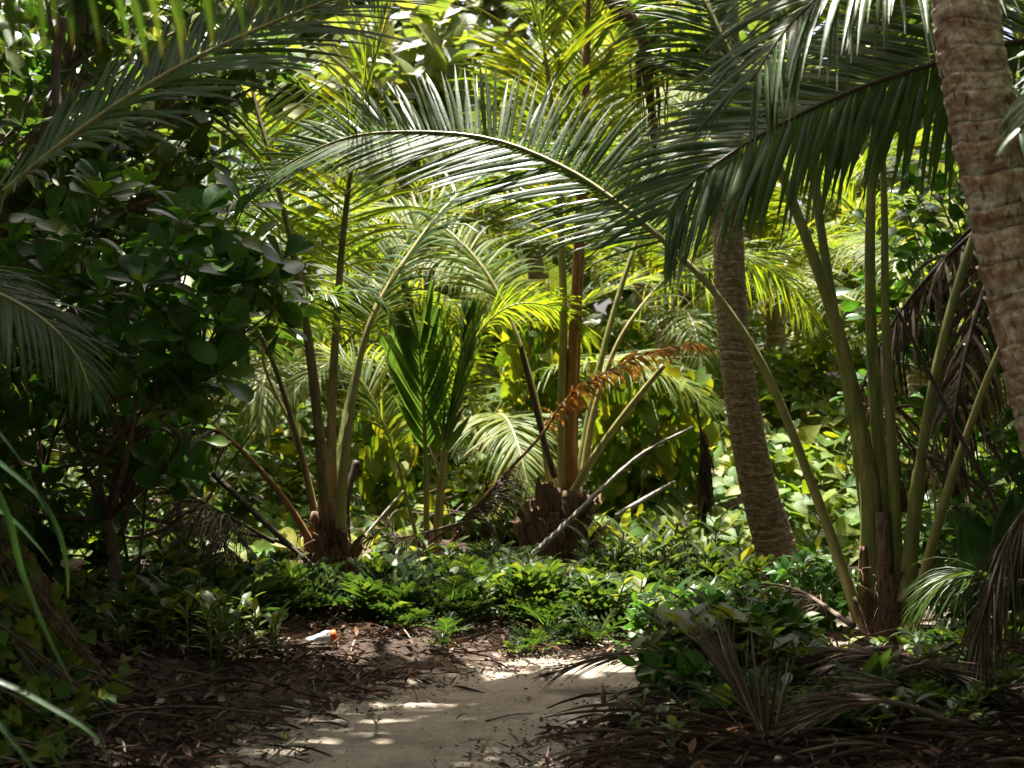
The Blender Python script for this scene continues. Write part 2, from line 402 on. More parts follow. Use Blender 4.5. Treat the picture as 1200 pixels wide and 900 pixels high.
def strip_leaf(rows, fold=0.12, curl=0.0):
    """leaf in local axes: x across, y along, z up; rows (s, half width, set-back)"""
    V, UV = [], []
    for s, w, b in rows:
        z = curl * s * s
        V += [(-w, s - b, z + fold * w), (0, s, z), (w, s - b, z + fold * w)]
        UV += [(-1, s), (0, s), (1, s)]
    F_ = []
    for i in range(len(rows) - 1):
        k = 3 * i
        F_ += [(k, k + 1, k + 4, k + 3), (k + 1, k + 2, k + 5, k + 4)]
    return np.array(V, float), np.array(F_), np.array(UV, float)
T_HEART = strip_leaf([(0.0, 0.33, 0.16), (0.16, 0.47, 0.12), (0.38, 0.46, 0.06), (0.62, 0.32, 0.02), (0.84, 0.13, 0.0), (1.0, 0.004, 0)], 0.22, -0.28)
T_OBOV = strip_leaf([(0.0, 0.015, 0), (0.12, 0.03, 0), (0.3, 0.13, 0), (0.5, 0.225, 0), (0.7, 0.275, 0), (0.86, 0.245, 0.0), (0.96, 0.15, 0.0), (1.0, 0.05, 0.0)], 0.28, -0.2)
T_OVAL = strip_leaf([(0.0, 0.02, 0), (0.15, 0.16, 0), (0.38, 0.26, 0), (0.62, 0.23, 0), (0.84, 0.11, 0), (1.0, 0.003, 0)], 0.25, -0.25)
T_LANC = strip_leaf([(0.0, 0.012, 0), (0.15, 0.07, 0), (0.4, 0.125, 0), (0.68, 0.09, 0), (0.87, 0.04, 0), (1.0, 0.002, 0)], 0.3, -0.3)
T_DRY = strip_leaf([(0.0, 0.02, 0), (0.2, 0.17, 0), (0.45, 0.26, 0), (0.7, 0.2, 0), (1.0, 0.01, 0)], 0.75, 0.35)
def lobed(npairs=5):
    V, F_, UV = [], [], []
    def add(vs, uv, fs):
        o = len(V); V.extend(vs); UV.extend(uv); F_.extend([tuple(o + i for i in f) for f in fs])
    zc = lambda y: -0.3 * y * y
    ys = np.linspace(0.0, 1, 7)
    for i in range(6):
        y0, y1 = ys[i], ys[i + 1]
        w0 = 0.012 if i == 0 else 0.035; w1 = 0.035 if i < 5 else 0.004
        add([(-w0, y0, zc(y0)), (w0, y0, zc(y0)), (w1, y1, zc(y1)), (-w1, y1, zc(y1))], [(-.2, y0), (.2, y0), (.2, y1), (-.2, y1)], [(0, 1, 2, 3)])
    for k in range(npairs):
        y = 0.26 + 0.62 * k / (npairs - 1)
        ln = 0.3 * math.sin(math.pi * (0.28 + 0.62 * k / (npairs - 1))) + 0.06
        for s in (-1, 1):
            b = 0.05
            dx, dy = s * ln, ln * 0.62
            pts = [(s * 0.02, y - b, zc(y)), (s * 0.02, y + b, zc(y)),
                   (dx * .55, y + dy * .5 + b * .95, zc(y) + .03), (dx * .55 + s * .02, y + dy * .5 - b * .75, zc(y) + .03), (dx, y + dy, zc(y) - .04)]
            add(pts, [(.3 * s, y), (.3 * s, y), (.6 * s, y), (.6 * s, y), (.9 * s, y)], [(0, 3, 2, 1), (3, 4, 2, 2)][:1])
            o = len(V) - 5; F_.append((o + 3, o + 4, o + 2, o + 3))
    quads = np.array([f for f in F_ if len(set(f)) == 4]); tris = np.array([f[:3] for f in F_ if len(set(f)) == 3])
    return np.array(V, float), [quads, tris], np.array(UV, float)
T_LOBED = lobed()

def rot_basis(d, nrm):
    """matrices (n,3,3) with columns x across, y along d, z near nrm"""
    d = d / (np.linalg.norm(d, axis=1)[:, None] + 1e-9)
    x = np.cross(d, nrm); x /= np.linalg.norm(x, axis=1)[:, None] + 1e-9
    z = np.cross(x, d)
    return np.stack([x, d, z], -1)
def batch(tmpl, pos, d, nrm, scale, wid=None):
    V, F_, UV = tmpl
    Fl = F_ if isinstance(F_, list) else [F_]
    n = len(pos); B = rot_basis(d, nrm)
    T = np.broadcast_to(V, (n,) + V.shape).copy() * np.asarray(scale)[:, None, None]
    if wid is not None: T[:, :, 0] *= np.asarray(wid)[:, None]
    W = np.einsum('nij,nkj->nki', B, T) + pos[:, None, :]
    off = (np.arange(n) * len(V))[:, None, None]
    return W.reshape(-1, 3), [(f[None] + off).reshape(-1, f.shape[1]) for f in Fl], np.tile(UV, (n, 1))
def unit(n, rng=RNG):
    v = rng.normal(size=(n, 3)); return v / np.linalg.norm(v, axis=1)[:, None]

_LEAFM = {}
def leaf_mesh(key, tmpl, mat, width=1.0):
    k = (key, mat.name, width)
    if k not in _LEAFM:
        V, F_, UV = tmpl
        V = V * np.array([width, 1, 1])
        _LEAFM[k] = make_mesh('leaf', V, F_ if isinstance(F_, list) else [F_], UV, mat)
    return _LEAFM[k]
def leaf_obj(name, mesh, pos, d, nrm, scale, parent):
    B = rot_basis(np.asarray(d, float)[None], np.asarray(nrm, float)[None])[0]
    o = bpy.data.objects.new(name, mesh); COL.objects.link(o)
    o.parent = parent
    o.matrix_local = Matrix.Translation(Vector(np.asarray(pos) - ORG[parent.name])) @ Matrix(B.tolist()).to_4x4() @ Matrix.Scale(float(scale), 4)
    return o

# ------------------------------------------------------------------ palm fronds
ROWS = 6
_rs = np.linspace(0, 1, ROWS)
_rw = np.array([0.45, 0.95, 1.0, 0.82, 0.5, 0.04])
_lf = np.array([q for i in range(ROWS - 1) for q in ((3*i, 3*i+1, 3*i+4, 3*i+3), (3*i+1, 3*i+2, 3*i+5, 3*i+4))])
def frond_geo(ctrl, n=60, Lmax=0.8, wmax=0.022, t0=0.3, r0=0.028, r1=0.003, va=25, vb=25, a0=68, a1=24, droop=0.5, fold=0.35,
              up=(0, 0, 1), jit=0.06, twist=12, flare=1.5, tipk=0.72, sides=7, drop=0.0, la=1.0, lb=1.0, seed=1, samples=44, blunt=0.0, aa=None):
    rng = np.random.default_rng(seed)
    pts = spline(ctrl, samples)
    seg = np.concatenate([[0], np.cumsum(np.linalg.norm(np.diff(pts, axis=0), axis=1))]); tl = seg / seg[-1]
    rad = r1 + (r0 - r1) * (1 - tl) ** 0.9
    rad *= 1 + (flare - 1) * np.exp(-tl / 0.05)
    rach = tube(pts, rad, sides, 0.8, up)
    T, Nn, S = frames(pts, up)
    leaves, base = [], []
    for sgn, v, lk in ((1, va, la), (-1, vb, lb)):
        q0, q1 = aa if (aa and sgn == 1) else (a0, a1)
        tt = np.linspace(t0, 0.992, n) + rng.normal(size=n) * 0.12 * (1 - t0) / n
        tt = np.clip(tt, t0, 0.997)
        if drop: tt = tt[rng.random(n) > drop]
        m = len(tt)
        ip = lambda A: np.stack([np.interp(tt, tl, A[:, c]) for c in range(3)], -1)
        p, t_, n_, s_ = ip(pts), ip(T), ip(Nn), ip(S)
        u = (tt - t0) / (1 - t0)
        prof = (1 - tipk * u ** 3) * (0.62 + 0.38 * np.minimum(1, u / 0.22))
        Ln = Lmax * lk * prof * (1 + rng.normal(size=m) * 0.07)
        wd = wmax * (0.75 + 0.25 * np.minimum(1, u / 0.2)) * (1 - 0.45 * u ** 2) * (1 + rng.normal(size=m) * 0.1)
        if blunt: Ln *= np.where(rng.random(m) < blunt, rng.uniform(0.35, 0.9, m), 1)
        a = np.radians(q0 + (q1 - q0) * u ** 1.2 + rng.normal(size=m) * 70 * jit)
        vv = np.radians(v + rng.normal(size=m) * 140 * jit)
        d = np.cos(a)[:, None] * t_ + np.sin(a)[:, None] * (np.cos(vv)[:, None] * sgn * s_ + np.sin(vv)[:, None] * n_)
        w = t_ - (t_ * d).sum(1)[:, None] * d; w /= np.linalg.norm(w, axis=1)[:, None] + 1e-9
        tw = np.radians(rng.normal(size=m) * twist)
        w = w * np.cos(tw)[:, None] + np.cross(d, w) * np.sin(tw)[:, None]
        dr = droop * (1 + rng.normal(size=m) * 0.25)
        pos = p.copy()
        LV = np.zeros((m, ROWS, 3, 3))
        ds = Ln / (ROWS - 1)
        for k in range(ROWS):
            nr = np.cross(w, d); nr *= np.sign((nr * n_).sum(1) + 1e-6)[:, None]
            hw = (wd * _rw[k])[:, None]
            LV[:, k, 0] = pos - w * hw - nr * hw * fold
            LV[:, k, 1] = pos
            LV[:, k, 2] = pos + w * hw - nr * hw * fold
            d = d + np.array([0, 0, -1.0]) * (dr * (0.25 + k / (ROWS - 1)) / (ROWS - 1) * 1.3)[:, None] + rng.normal(size=d.shape) * 0.012
            d /= np.linalg.norm(d, axis=1)[:, None]
            w = w - (w * d).sum(1)[:, None] * d; w /= np.linalg.norm(w, axis=1)[:, None] + 1e-9
            pos = pos + d * ds[:, None]
        leaves.append(LV.reshape(m, ROWS * 3, 3))
    LV = np.concatenate(leaves)
    return rach, LV
_luv = np.array([(c, s) for s in _rs for c in (-1, 0, 1)], float)
def add_frond(palm, ctrl, rm, lm, split=False, name='frond', **kw):
    """frond (rachis mesh) under its palm; leaflets as objects of their own or one mass"""
    rach, LV = frond_geo(ctrl, **kw)
    fo = part(name, *rach, rm, palm, origin=np.asarray(ctrl[0], float))
    if LV is None or not len(LV): return fo
    if split:
        for v in LV: part('leaflet', v, [_lf], _luv, lm, fo)
    else:
        off = (np.arange(len(LV)) * ROWS * 3)[:, None, None]
        part('leaflet_fringe', LV.reshape(-1, 3), [(_lf[None] + off).reshape(-1, 4)], np.tile(_luv, (len(LV), 1)), lm, fo, origin=np.asarray(ctrl[0], float), stuff=True)
    return fo
def stalk(palm, ctrl, r0, r1, mat, name='petiole', sides=8, flat=0.8, n=26, flare=1.5, rough=0.02):
    pts = spline(ctrl, n); tl = np.linspace(0, 1, n)
    rad = (r0 + (r1 - r0) * tl) * (1 + (flare - 1) * np.exp(-tl / 0.06))
    return part(name, *tube(pts, rad, sides, flat, rough=rough), mat, palm)

def boots(palm, foot, rad, high, n, seed, flare=.5):
    """ragged overlapping leaf boots and loose fibre round a palm's foot"""
    rng = np.random.default_rng(seed); foot = np.asarray(foot, float)
    for k in range(n):
        a = k * 2.4 + rng.uniform(-.3, .3); h = high * rng.uniform(.55, 1.0); z0 = -.06 + .3 * high * (k / n)
        out = np.array([math.cos(a), math.sin(a), 0]); sd_ = np.array([-math.sin(a), math.cos(a), 0])
        w0 = rad * rng.uniform(.55, .85); fl = flare * rng.uniform(.2, 1.2); skew = rng.normal() * .25
        V, UV = [], []
        for i in range(9):
            u = i / 8; r = rad * (1 - .25 * u) + fl * rad * u ** 2.2
            c = foot + out * r + sd_ * skew * rad * u + [0, 0, z0 + h * u - fl * h * .25 * u ** 3]
            w = w0 * (1 - .62 * u ** .8) * (.75 if i == 8 else 1)
            for j in range(7):
                t = j / 3 - 1
                jag = rng.uniform(-.12, .05) * h if i == 8 else 0
                V.append(c + sd_ * w * t - out * .45 * w * t * t + out * rng.normal() * .006 + [0, 0, jag + .004 * rng.normal()]); UV.append((t, u))
        i0 = (np.arange(8)[:, None] * 7 + np.arange(6)[None]).reshape(-1)
        part('leaf_boot', np.array(V), [np.stack([i0, i0 + 1, i0 + 8, i0 + 7], -1)], np.array(UV), M['husk'] if rng.random() < .75 else M['twig'], palm)
    fb = []
    for k in range(70):
        a = rng.uniform(0, 6.28); z = rng.uniform(.1, .95) * high; r = rad * rng.uniform(.9, 1.3)
        p0 = foot + [math.cos(a) * r, math.sin(a) * r, z]; q = rng.normal(size=3) * .07
        fb.append(tube(spline([p0, p0 + q + [0, 0, -.03], p0 + q * 1.6 + [0, 0, -rng.uniform(.08, .25)]], 6), np.linspace(.0035, .0012, 6), 4))
    o = part('fibre', *merge(fb), M['husk'], palm, origin=foot, stuff=True)

def trunk_geo(ctrl, r0, r1, ring=0.09, n=220, sides=40, bump=0.045, swell=0.0, seed=3, rough=0.02):
    rng = np.random.default_rng(seed)
    pts = spline(ctrl, n)
    s = np.concatenate([[0], np.cumsum(np.linalg.norm(np.diff(pts, axis=0), axis=1))])
    rad = r0 + (r1 - r0) * s / s[-1]
    rad = rad * (1 + swell * np.exp(-s / 0.7))
    edges = [0.0]
    while edges[-1] < s[-1]: edges.append(edges[-1] + ring * rng.uniform(0.7, 1.35))
    edges = np.array(edges)
    a = np.arange(sides) / sides * 2 * math.pi
    ss = s[:, None] + 0.016 * np.sin(a[None] * 1 + 1.3) + 0.008 * np.sin(a[None] * 3 + s[:, None] * 5)
    k = np.clip(np.searchsorted(edges, ss) - 1, 0, len(edges) - 2)
    ph = (ss - edges[k]) / (edges[k + 1] - edges[k])
    rr = rad[:, None] * (1 + bump * (ph ** 1.5 - 0.5) * (1 + 0.4 * np.sin(k * 12.9)))
    grain = rng.normal(size=(n, sides)); grain = (grain + np.roll(grain, 1, 0) + np.roll(grain, 2, 0)) / 2
    rr = rr * (1 + rough * grain)
    T, Nn, S = frames(pts, (0, -1, 0.02))
    V = pts[:, None, :] + rr[:, :, None] * (np.cos(a)[None, :, None] * S[:, None, :] + np.sin(a)[None, :, None] * Nn[:, None, :])
    UV = np.stack([np.broadcast_to(a * r0, (n, sides)), (k + np.clip(ph, 0, 1)) * 0.09], -1)
    i = np.arange(n - 1)[:, None] * sides; j = np.arange(sides)[None, :]; kk = (j + 1) % sides
    Fq = np.stack([i + j, i + kk, i + sides + kk, i + sides + j], -1).reshape(-1, 4)
    return V.reshape(-1, 3), [Fq, np.arange(sides)[::-1][None, :], ((n - 1) * sides + np.arange(sides))[None, :]], UV.reshape(-1, 2)

# shared fronds for crowns out of the picture and for palms further back: local, from the origin along +X
PROTO = {}
def proto(key, elev, droopc, length, lm, rm, **kw):
    pts = []; p = np.zeros(3); e = math.radians(elev); m = 9
    for i in range(m):
        pts.append(p.copy())
        p = p + length / (m - 1) * np.array([math.cos(e), 0, math.sin(e)])
        e -= math.radians(droopc) / (m - 1) * (0.5 + 1.0 * i / (m - 1))
    rach, LV = frond_geo(pts, **kw)
    off = (np.arange(len(LV)) * ROWS * 3)[:, None, None]
    PROTO[key] = (make_mesh('frond', *rach, rm), make_mesh('leaflet_fringe', LV.reshape(-1, 3), [(_lf[None] + off).reshape(-1, 4)], np.tile(_luv, (len(LV), 1)), lm))
def put_frond(palm, key, at, az, scale=1.0, tilt=0.0, roll=0.0):
    a, b = PROTO[key]
    f = bpy.data.objects.new('frond', a); COL.objects.link(f); f.parent = palm
    f.matrix_local = Matrix.Translation(Vector(np.asarray(at) - ORG[palm.name])) @ Euler((roll, -tilt, az), 'XYZ').to_matrix().to_4x4() @ Matrix.Scale(scale, 4)
    g = bpy.data.objects.new('leaflet_fringe', b); COL.objects.link(g); g.parent = f; g['kind'] = 'stuff'
    return f
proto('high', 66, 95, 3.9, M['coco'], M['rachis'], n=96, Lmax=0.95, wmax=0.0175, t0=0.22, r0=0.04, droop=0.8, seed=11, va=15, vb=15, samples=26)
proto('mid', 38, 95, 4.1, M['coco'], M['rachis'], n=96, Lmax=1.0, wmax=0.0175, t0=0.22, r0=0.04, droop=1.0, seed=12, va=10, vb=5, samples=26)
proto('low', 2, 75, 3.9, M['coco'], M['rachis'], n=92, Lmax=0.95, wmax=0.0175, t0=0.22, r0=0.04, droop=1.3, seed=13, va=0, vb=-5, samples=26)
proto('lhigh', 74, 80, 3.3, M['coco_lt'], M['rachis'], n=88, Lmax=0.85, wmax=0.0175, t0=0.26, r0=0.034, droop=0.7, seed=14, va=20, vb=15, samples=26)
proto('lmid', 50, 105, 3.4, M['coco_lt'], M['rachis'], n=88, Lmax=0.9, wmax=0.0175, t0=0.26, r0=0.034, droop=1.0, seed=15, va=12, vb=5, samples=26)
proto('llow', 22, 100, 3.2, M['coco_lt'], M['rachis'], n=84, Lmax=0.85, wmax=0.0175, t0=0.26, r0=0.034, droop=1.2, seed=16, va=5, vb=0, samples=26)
proto('dead', -35, 60, 2.6, M['dead'], M['pet_dk'], n=46, Lmax=0.75, wmax=0.016, t0=0.2, r0=0.032, droop=2.2, seed=17, va=-25, vb=-30, jit=0.16, twist=40, samples=22, blunt=0.3)

def crown(palm, top, n=14, keys=('high', 'mid', 'mid', 'low'), scale=1.0, seed=0, az0=0.0, span=2 * math.pi):
    rng = random.Random(seed)
    for i in range(n):
        k = keys[i % len(keys)]
        put_frond(palm, k, top, az0 + span * (i * 0.381966 % 1.0) + rng.uniform(-.15, .15), scale * rng.uniform(0.88, 1.1), rng.uniform(-.12, .12), rng.uniform(-.25, .25))

# ================================================================== the setting
def axis(lo, hi, step, reach):
    core = np.arange(lo, hi + 1e-6, step); ext, s = [], step
    x = 0
    while x < reach:
        s *= 1.35; x += s; ext.append(x)
    ext = np.array(ext)
    return np.concatenate([(lo - ext)[::-1], core, hi + ext])
gx = axis(-6, 6, 0.07, 700); gy = axis(2.5, 14, 0.07, 700)
XX, YY = np.meshgrid(gx, gy)
ZZ = ground_h(XX, YY)
core = (np.abs(XX) < 6) & (YY > 2.5) & (YY < 14)
ZZ = ZZ + core * RNG.normal(size=ZZ.shape) * 0.004
nx, ny = len(gx), len(gy)
ii = (np.arange(ny - 1)[:, None] * nx + np.arange(nx - 1)[None]).reshape(-1)
gme = make_mesh('ground', np.stack([XX, YY, ZZ], -1).reshape(-1, 3), [np.stack([ii, ii + 1, ii + nx + 1, ii + nx], -1)], None, M['soil'])
g_o = link('ground', gme, (0, 0, 0)); g_o['kind'] = 'structure'
g_o['label'] = 'dark leaf mould soil of the grove floor'

# trodden sand path: its edge dips under the soil unevenly
pts2 = spline(PATH, 420); tng = np.gradient(pts2, axis=0); tng /= np.linalg.norm(tng, axis=1)[:, None]
nrm2 = np.stack([-tng[:, 1], tng[:, 0]], -1)
cs = np.linspace(-0.85, 0.85, 36)
PX_ = pts2[:, None, 0] + nrm2[:, None, 0] * cs; PY_ = pts2[:, None, 1] + nrm2[:, None, 1] * cs
edge = 0.38 + 0.09 * wob(PX_, PY_, 2.2) + 0.06 * wob(PX_, PY_, 9)
PZ_ = ground_h(PX_, PY_) + 0.012 + 0.03 * (edge - np.abs(cs)[None]) + 0.006 * wob(PX_, PY_, 13) + 0.005 * wob(PX_ + 5, PY_, 26) + RNG.normal(size=PX_.shape) * 0.0018
PZ_ = np.minimum(PZ_, ground_h(PX_, PY_) + 0.03)
i0 = (np.arange(419)[:, None] * 36 + np.arange(35)[None]).reshape(-1)
pme = make_mesh('path', np.stack([PX_, PY_, PZ_], -1).reshape(-1, 3), [np.stack([i0, i0 + 1, i0 + 37, i0 + 36], -1)], None, M['sand'])
p_o = link('path', pme, (0, 0, 0)); p_o['kind'] = 'structure'
p_o['label'] = 'pale trodden sand path bending through the palms'

# ================================================================== palms in the picture
# --- leaning weathered trunk close on the right, crown above the picture
b = on_ground(2.55, 4.85)
pa = thing('coconut_palm', b, 'leaning coconut palm with thick reddish grey cracked bark in front of the dark fronds', 'palm tree')
ctr = [b + [0.25, 0, -0.2], b + [0.1, 0, 0.25], P(1285, 640, 4.95), P(1236, 500, 5.0), P(1192, 320, 5.05), P(1168, 210, 5.07), P(1148, 115, 5.1), P(1130, 0, 5.15), P(1100, -330, 5.3), P(1080, -900, 5.6), P(1070, -1500, 5.9)]
part('trunk', *trunk_geo(ctr, 0.136, 0.086, ring=0.095, n=900, sides=64, bump=0.085, seed=5, rough=0.022), M['bark'], pa, origin=b)
crown(pa, ctr[-1], 12, seed=1, az0=2.7, span=4.5)

# --- young palm on the right whose long frond arches over the path
B0 = G(1040, 752); B0[1] += 0.0
dB = float((B0 - C0) @ CF)
pb_ = thing('coconut_palm', B0, 'young trunkless coconut palm beside the path with thick green stalks and one long arching frond', 'palm tree')
def PB(px, py, dd=0.0): return P(px, py, dB + dd)
add_frond(pb_, [PB(1008, 728, -.05), PB(960, 590, .0), PB(900, 440, .1), PB(845, 352, .2), PB(800, 303, .3), PB(740, 250, .45), PB(660, 196, .7), PB(560, 160, .95), PB(430, 157, 1.2), PB(350, 185, 1.3), PB(292, 224, 1.35)],
          M['rachis'], M['coco'], True, n=104, Lmax=0.8, wmax=0.0175, t0=0.45, r0=0.046, r1=0.004, va=60, vb=-48, a0=60, a1=12, aa=(88, 34), droop=0.26, flare=1.35, la=0.92, lb=1.2, seed=21, twist=9, tipk=0.45, fold=0.22, jit=.03, blunt=.05)
add_frond(pb_, [PB(1020, 700, .1), PB(1018, 560, .12), PB(985, 400, .1), PB(940, 265, .1), PB(885, 130, .2), PB(835, 20, .4), PB(800, -60, .8), PB(760, -100, 1.2)],
          M['petiole'], M['coco'], False, n=90, Lmax=0.78, wmax=0.017, t0=0.58, r0=0.076, r1=0.004, va=35, vb=10, droop=0.7, flare=1.3, seed=22)
add_frond(pb_, [PB(1028, 690, .3), PB(1008, 540, .35), PB(980, 380, .4), PB(960, 255, .5), PB(945, 120, .6), PB(915, 0, .8), PB(880, -90, 1.2), PB(840, -130, 1.8)],
          M['petiole'], M['coco'], False, n=56, Lmax=0.8, wmax=0.018, t0=0.6, r0=0.058, r1=0.004, va=35, vb=20, droop=0.7, flare=1.3, seed=23)
add_frond(pb_, [PB(1046, 690, .15), PB(1030, 520, .15), PB(1020, 360, .2), PB(1022, 200, .25), PB(1035, 40, .3), PB(1050, -90, .5), PB(1050, -200, .8)],
          M['petiole'], M['coco_lt'], False, n=50, Lmax=0.75, wmax=0.018, t0=0.62, r0=0.056, r1=0.004, va=55, vb=50, droop=0.4, flare=1.3, seed=24)
add_frond(pb_, [PB(1052, 690, .05), PB(1046, 540, .05), PB(1038, 380, .1), PB(1036, 230, .1), PB(1030, 100, .15), PB(1018, -30, .2), PB(1000, -150, .3)],
          M['petiole'], M['coco_lt'], False, n=40, Lmax=0.7, wmax=0.022, t0=0.66, r0=0.042, r1=0.004, va=65, vb=65, droop=0.2, flare=1.4, seed=25)
add_frond(pb_, [PB(1062, 705, -.1), PB(1075, 570, -.1), PB(1098, 430, -.05), PB(1138, 285, 0), PB(1195, 150, .1), PB(1260, 50, .2), PB(1350, -10, .3), PB(1450, -10, .4), PB(1530, 60, .5)],
          M['petiole'], M['coco'], False, n=90, Lmax=0.8, wmax=0.018, t0=0.5, r0=0.05, r1=0.004, va=25, vb=5, droop=0.7, flare=1.3, seed=26)
add_frond(pb_, [PB(1072, 720, -.2), PB(1100, 610, -.25), PB(1133, 510, -.3), PB(1170, 415, -.35), PB(1225, 310, -.4), PB(1300, 230, -.5), PB(1400, 200, -.6), PB(1480, 240, -.7)],
          M['rachis'], M['coco'], False, n=90, Lmax=0.8, wmax=0.018, t0=0.5, r0=0.046, r1=0.004, va=25, vb=5, droop=0.7, flare=1.3, seed=27)
# fibrous boots and dead stalks at its base
for k, (x0, y0, x1, y1, d0, r) in enumerate([(1040, 765, 1034, 600, 0.0, .085), (1018, 760, 1012, 640, .05, .06), (1066, 765, 1068, 630, .05, .06), (1042, 770, 1052, 560, .2, .065), (1052, 780, 1090, 690, -.15, .05), (1025, 780, 1000, 700, -.15, .045)]):
    stalk(pb_, [PB(x0, y0 + 12, d0), PB(.6 * x0 + .4 * x1, .6 * y0 + .4 * y1, d0), PB(x1, y1, d0 + .03)], r, r * 0.5, M['husk'], 'leaf_sheath', sides=14, n=16, rough=0.07)
add_frond(pb_, [PB(1060, 600, .3), PB(1040, 470, .5), PB(1060, 520, .7), PB(1130, 560, .8), PB(1190, 640, .9)], M['pet_dk'], M['dead'], False, n=40, Lmax=0.6, wmax=0.014, t0=0.3, r0=0.03, droop=2.0, va=-20, vb=-20, jit=.15, twist=30, seed=28)
stalk(pb_, [PB(1190, 640, -.5), PB(1110, 480, -.3), PB(1050, 360, -.2)], .022, .016, M['pet_dk'], 'dead_stalk')

# --- palm out of the picture on the right, its great dark frond hanging across
b = on_ground(4.4, 7.6)
pr = thing('coconut_palm', b, 'coconut palm whose broad dark frond hangs out from behind the leaning cracked trunk', 'palm tree')
part('trunk', *trunk_geo([b - [0, 0, .2], b + [-.1, -.1, 1.5], b + [-.45, -.25, 3.1]], 0.2, 0.14, n=160, sides=24, seed=6), M['bark2'], pr, origin=b)
topR = b + [-.45, -.25, 3.1]
add_frond(pr, [topR, P(1330, 75, 7.1), P(1215, 48, 6.85), P(1100, 74, 6.6), P(1000, 106, 6.45), P(915, 145, 6.3), P(850, 184, 6.2), P(805, 220, 6.15), P(780, 252, 6.1)],
          M['pet_dk'], M['coco'], True, n=118, Lmax=0.86, wmax=0.018, t0=0.28, r0=0.03, r1=0.004, va=46, vb=-54, a0=54, a1=26, aa=(62, 30), droop=.45, seed=31, tipk=0.5, la=1.0, lb=0.95, twist=8, fold=.25, jit=.035, blunt=.05)
add_frond(pr, [topR, P(1290, -20, 6.9), P(1180, -70, 6.4), P(1080, -60, 6.0), P(990, -25, 5.8), P(925, 30, 5.7), P(880, 95, 5.6)],
          M['pet_dk'], M['coco'], False, n=90, Lmax=0.8, wmax=0.018, t0=0.35, r0=0.03, r1=0.004, va=25, vb=-20, droop=.9, seed=32, tipk=.5)
crown(pr, topR, 10, keys=('high', 'mid', 'low'), seed=3, az0=-1.6, span=2.6, scale=.95)
add_frond(pr, [topR + [0, 0, .05], P(1400, 60, 6.6), P(1320, 40, 5.6), P(1250, 80, 4.9), P(1195, 150, 4.6)], M['rachis'], M['coco'], False, n=40, Lmax=.5, wmax=.024, t0=.35, r0=.026, va=0, vb=-20, droop=.9, seed=33)

# --- grey ringed trunk standing among the sunlit vines
b = G(922, 668)
dC = float((b - C0) @ CF)
pc = thing('coconut_palm', b, 'slender upright coconut palm with closely ringed grey brown trunk among sunlit vines', 'palm tree')
ctr = [b + [0.06, 0, -.15], P(909, 640, dC), P(886, 560, dC), P(868, 460, dC), P(857, 360, dC), P(853, 260, dC), P(850, 120, dC), P(848, -60, dC), P(850, -240, dC)]
part('trunk', *trunk_geo(ctr, 0.15, 0.115, ring=0.075, n=420, sides=36, bump=0.035, swell=0.4, seed=8, rough=.012), M['bark2'], pc, origin=b)
crown(pc, ctr[-1], 8, seed=5, az0=-.9, span=2.9, scale=.9, keys=('high', 'mid', 'high', 'mid'))
for az in (3.6, 4.4, 5.5): put_frond(pc, 'dead', ctr[-1], az, .9)

boots(pb_, PB(1040, 745, .05), .15, .55, 12, 201)
# --- left middle palm with bundle of stalks
D0 = G(388, 692); dD = float((D0 - C0) @ CF)
pd_ = thing('coconut_palm', D0, 'young coconut palm left of the path with brown fibrous base and several tall dark stalks', 'palm tree')
def PD(px, py, dd=0.0): return P(px, py, dD + dd)
add_frond(pd_, [PD(384, 660), PD(375, 520, -.05), PD(360, 390, -.1), PD(340, 280, 0), PD(318, 190, .1), PD(297, 110, .3), PD(285, 30, .6), PD(285, -30, 1.)], M['pet_br'], M['coco_lt'], True, n=50, Lmax=0.95, wmax=0.019, t0=0.45, r0=.05, va=20, vb=20, a0=72, droop=.35, seed=41)
add_frond(pd_, [PD(394, 660, .1), PD(388, 520, .1), PD(394, 380, .15), PD(406, 240, .2), PD(428, 110, .3), PD(458, 10, .4), PD(500, -60, .6)], M['pet_br'], M['coco_lt'], True, n=50, Lmax=0.95, wmax=0.019, t0=0.45, r0=.045, va=30, vb=25, droop=.6, seed=42)
add_frond(pd_, [PD(398, 660, -.1), PD(402, 560, -.15), PD(418, 440, -.1), PD(437, 370, 0), PD(475, 305, .2), PD(530, 235, .5), PD(600, 190, .9), PD(680, 190, 1.3), PD(740, 230, 1.6)], M['rachis'], M['coco'], True, n=50, Lmax=0.85, wmax=0.018, t0=0.4, r0=.04, va=20, vb=-5, droop=1.0, seed=43)
add_frond(pd_, [PD(372, 650, -.1), PD(335, 588, -.2), PD(290, 535, -.3), PD(252, 503, -.35), PD(200, 480, -.2), PD(140, 490, 0)], M['pet_or'], M['dead'], False, n=40, Lmax=.6, wmax=.016, t0=.5, r0=.038, droop=2., va=-20, vb=-20, jit=.12, seed=44)
add_frond(pd_, [PD(376, 640, .1), PD(355, 540, .1), PD(322, 430, .1), PD(286, 360, .2), PD(245, 290, .4), PD(190, 240, .6), PD(120, 220, .8)], M['pet_br'], M['coco'], False, n=80, Lmax=.8, wmax=.017, t0=.5, r0=.034, droop=.9, seed=45)
add_frond(pd_, [PD(390, 650, .3), PD(395, 560, .5), PD(408, 470, .8), PD(430, 390, 1.), PD(452, 330, 1.2), PD(500, 250, 1.5), PD(560, 220, 1.8)], M['petiole'], M['coco_lt'], False, n=80, Lmax=.8, wmax=.017, t0=.5, r0=.034, droop=.9, seed=46)
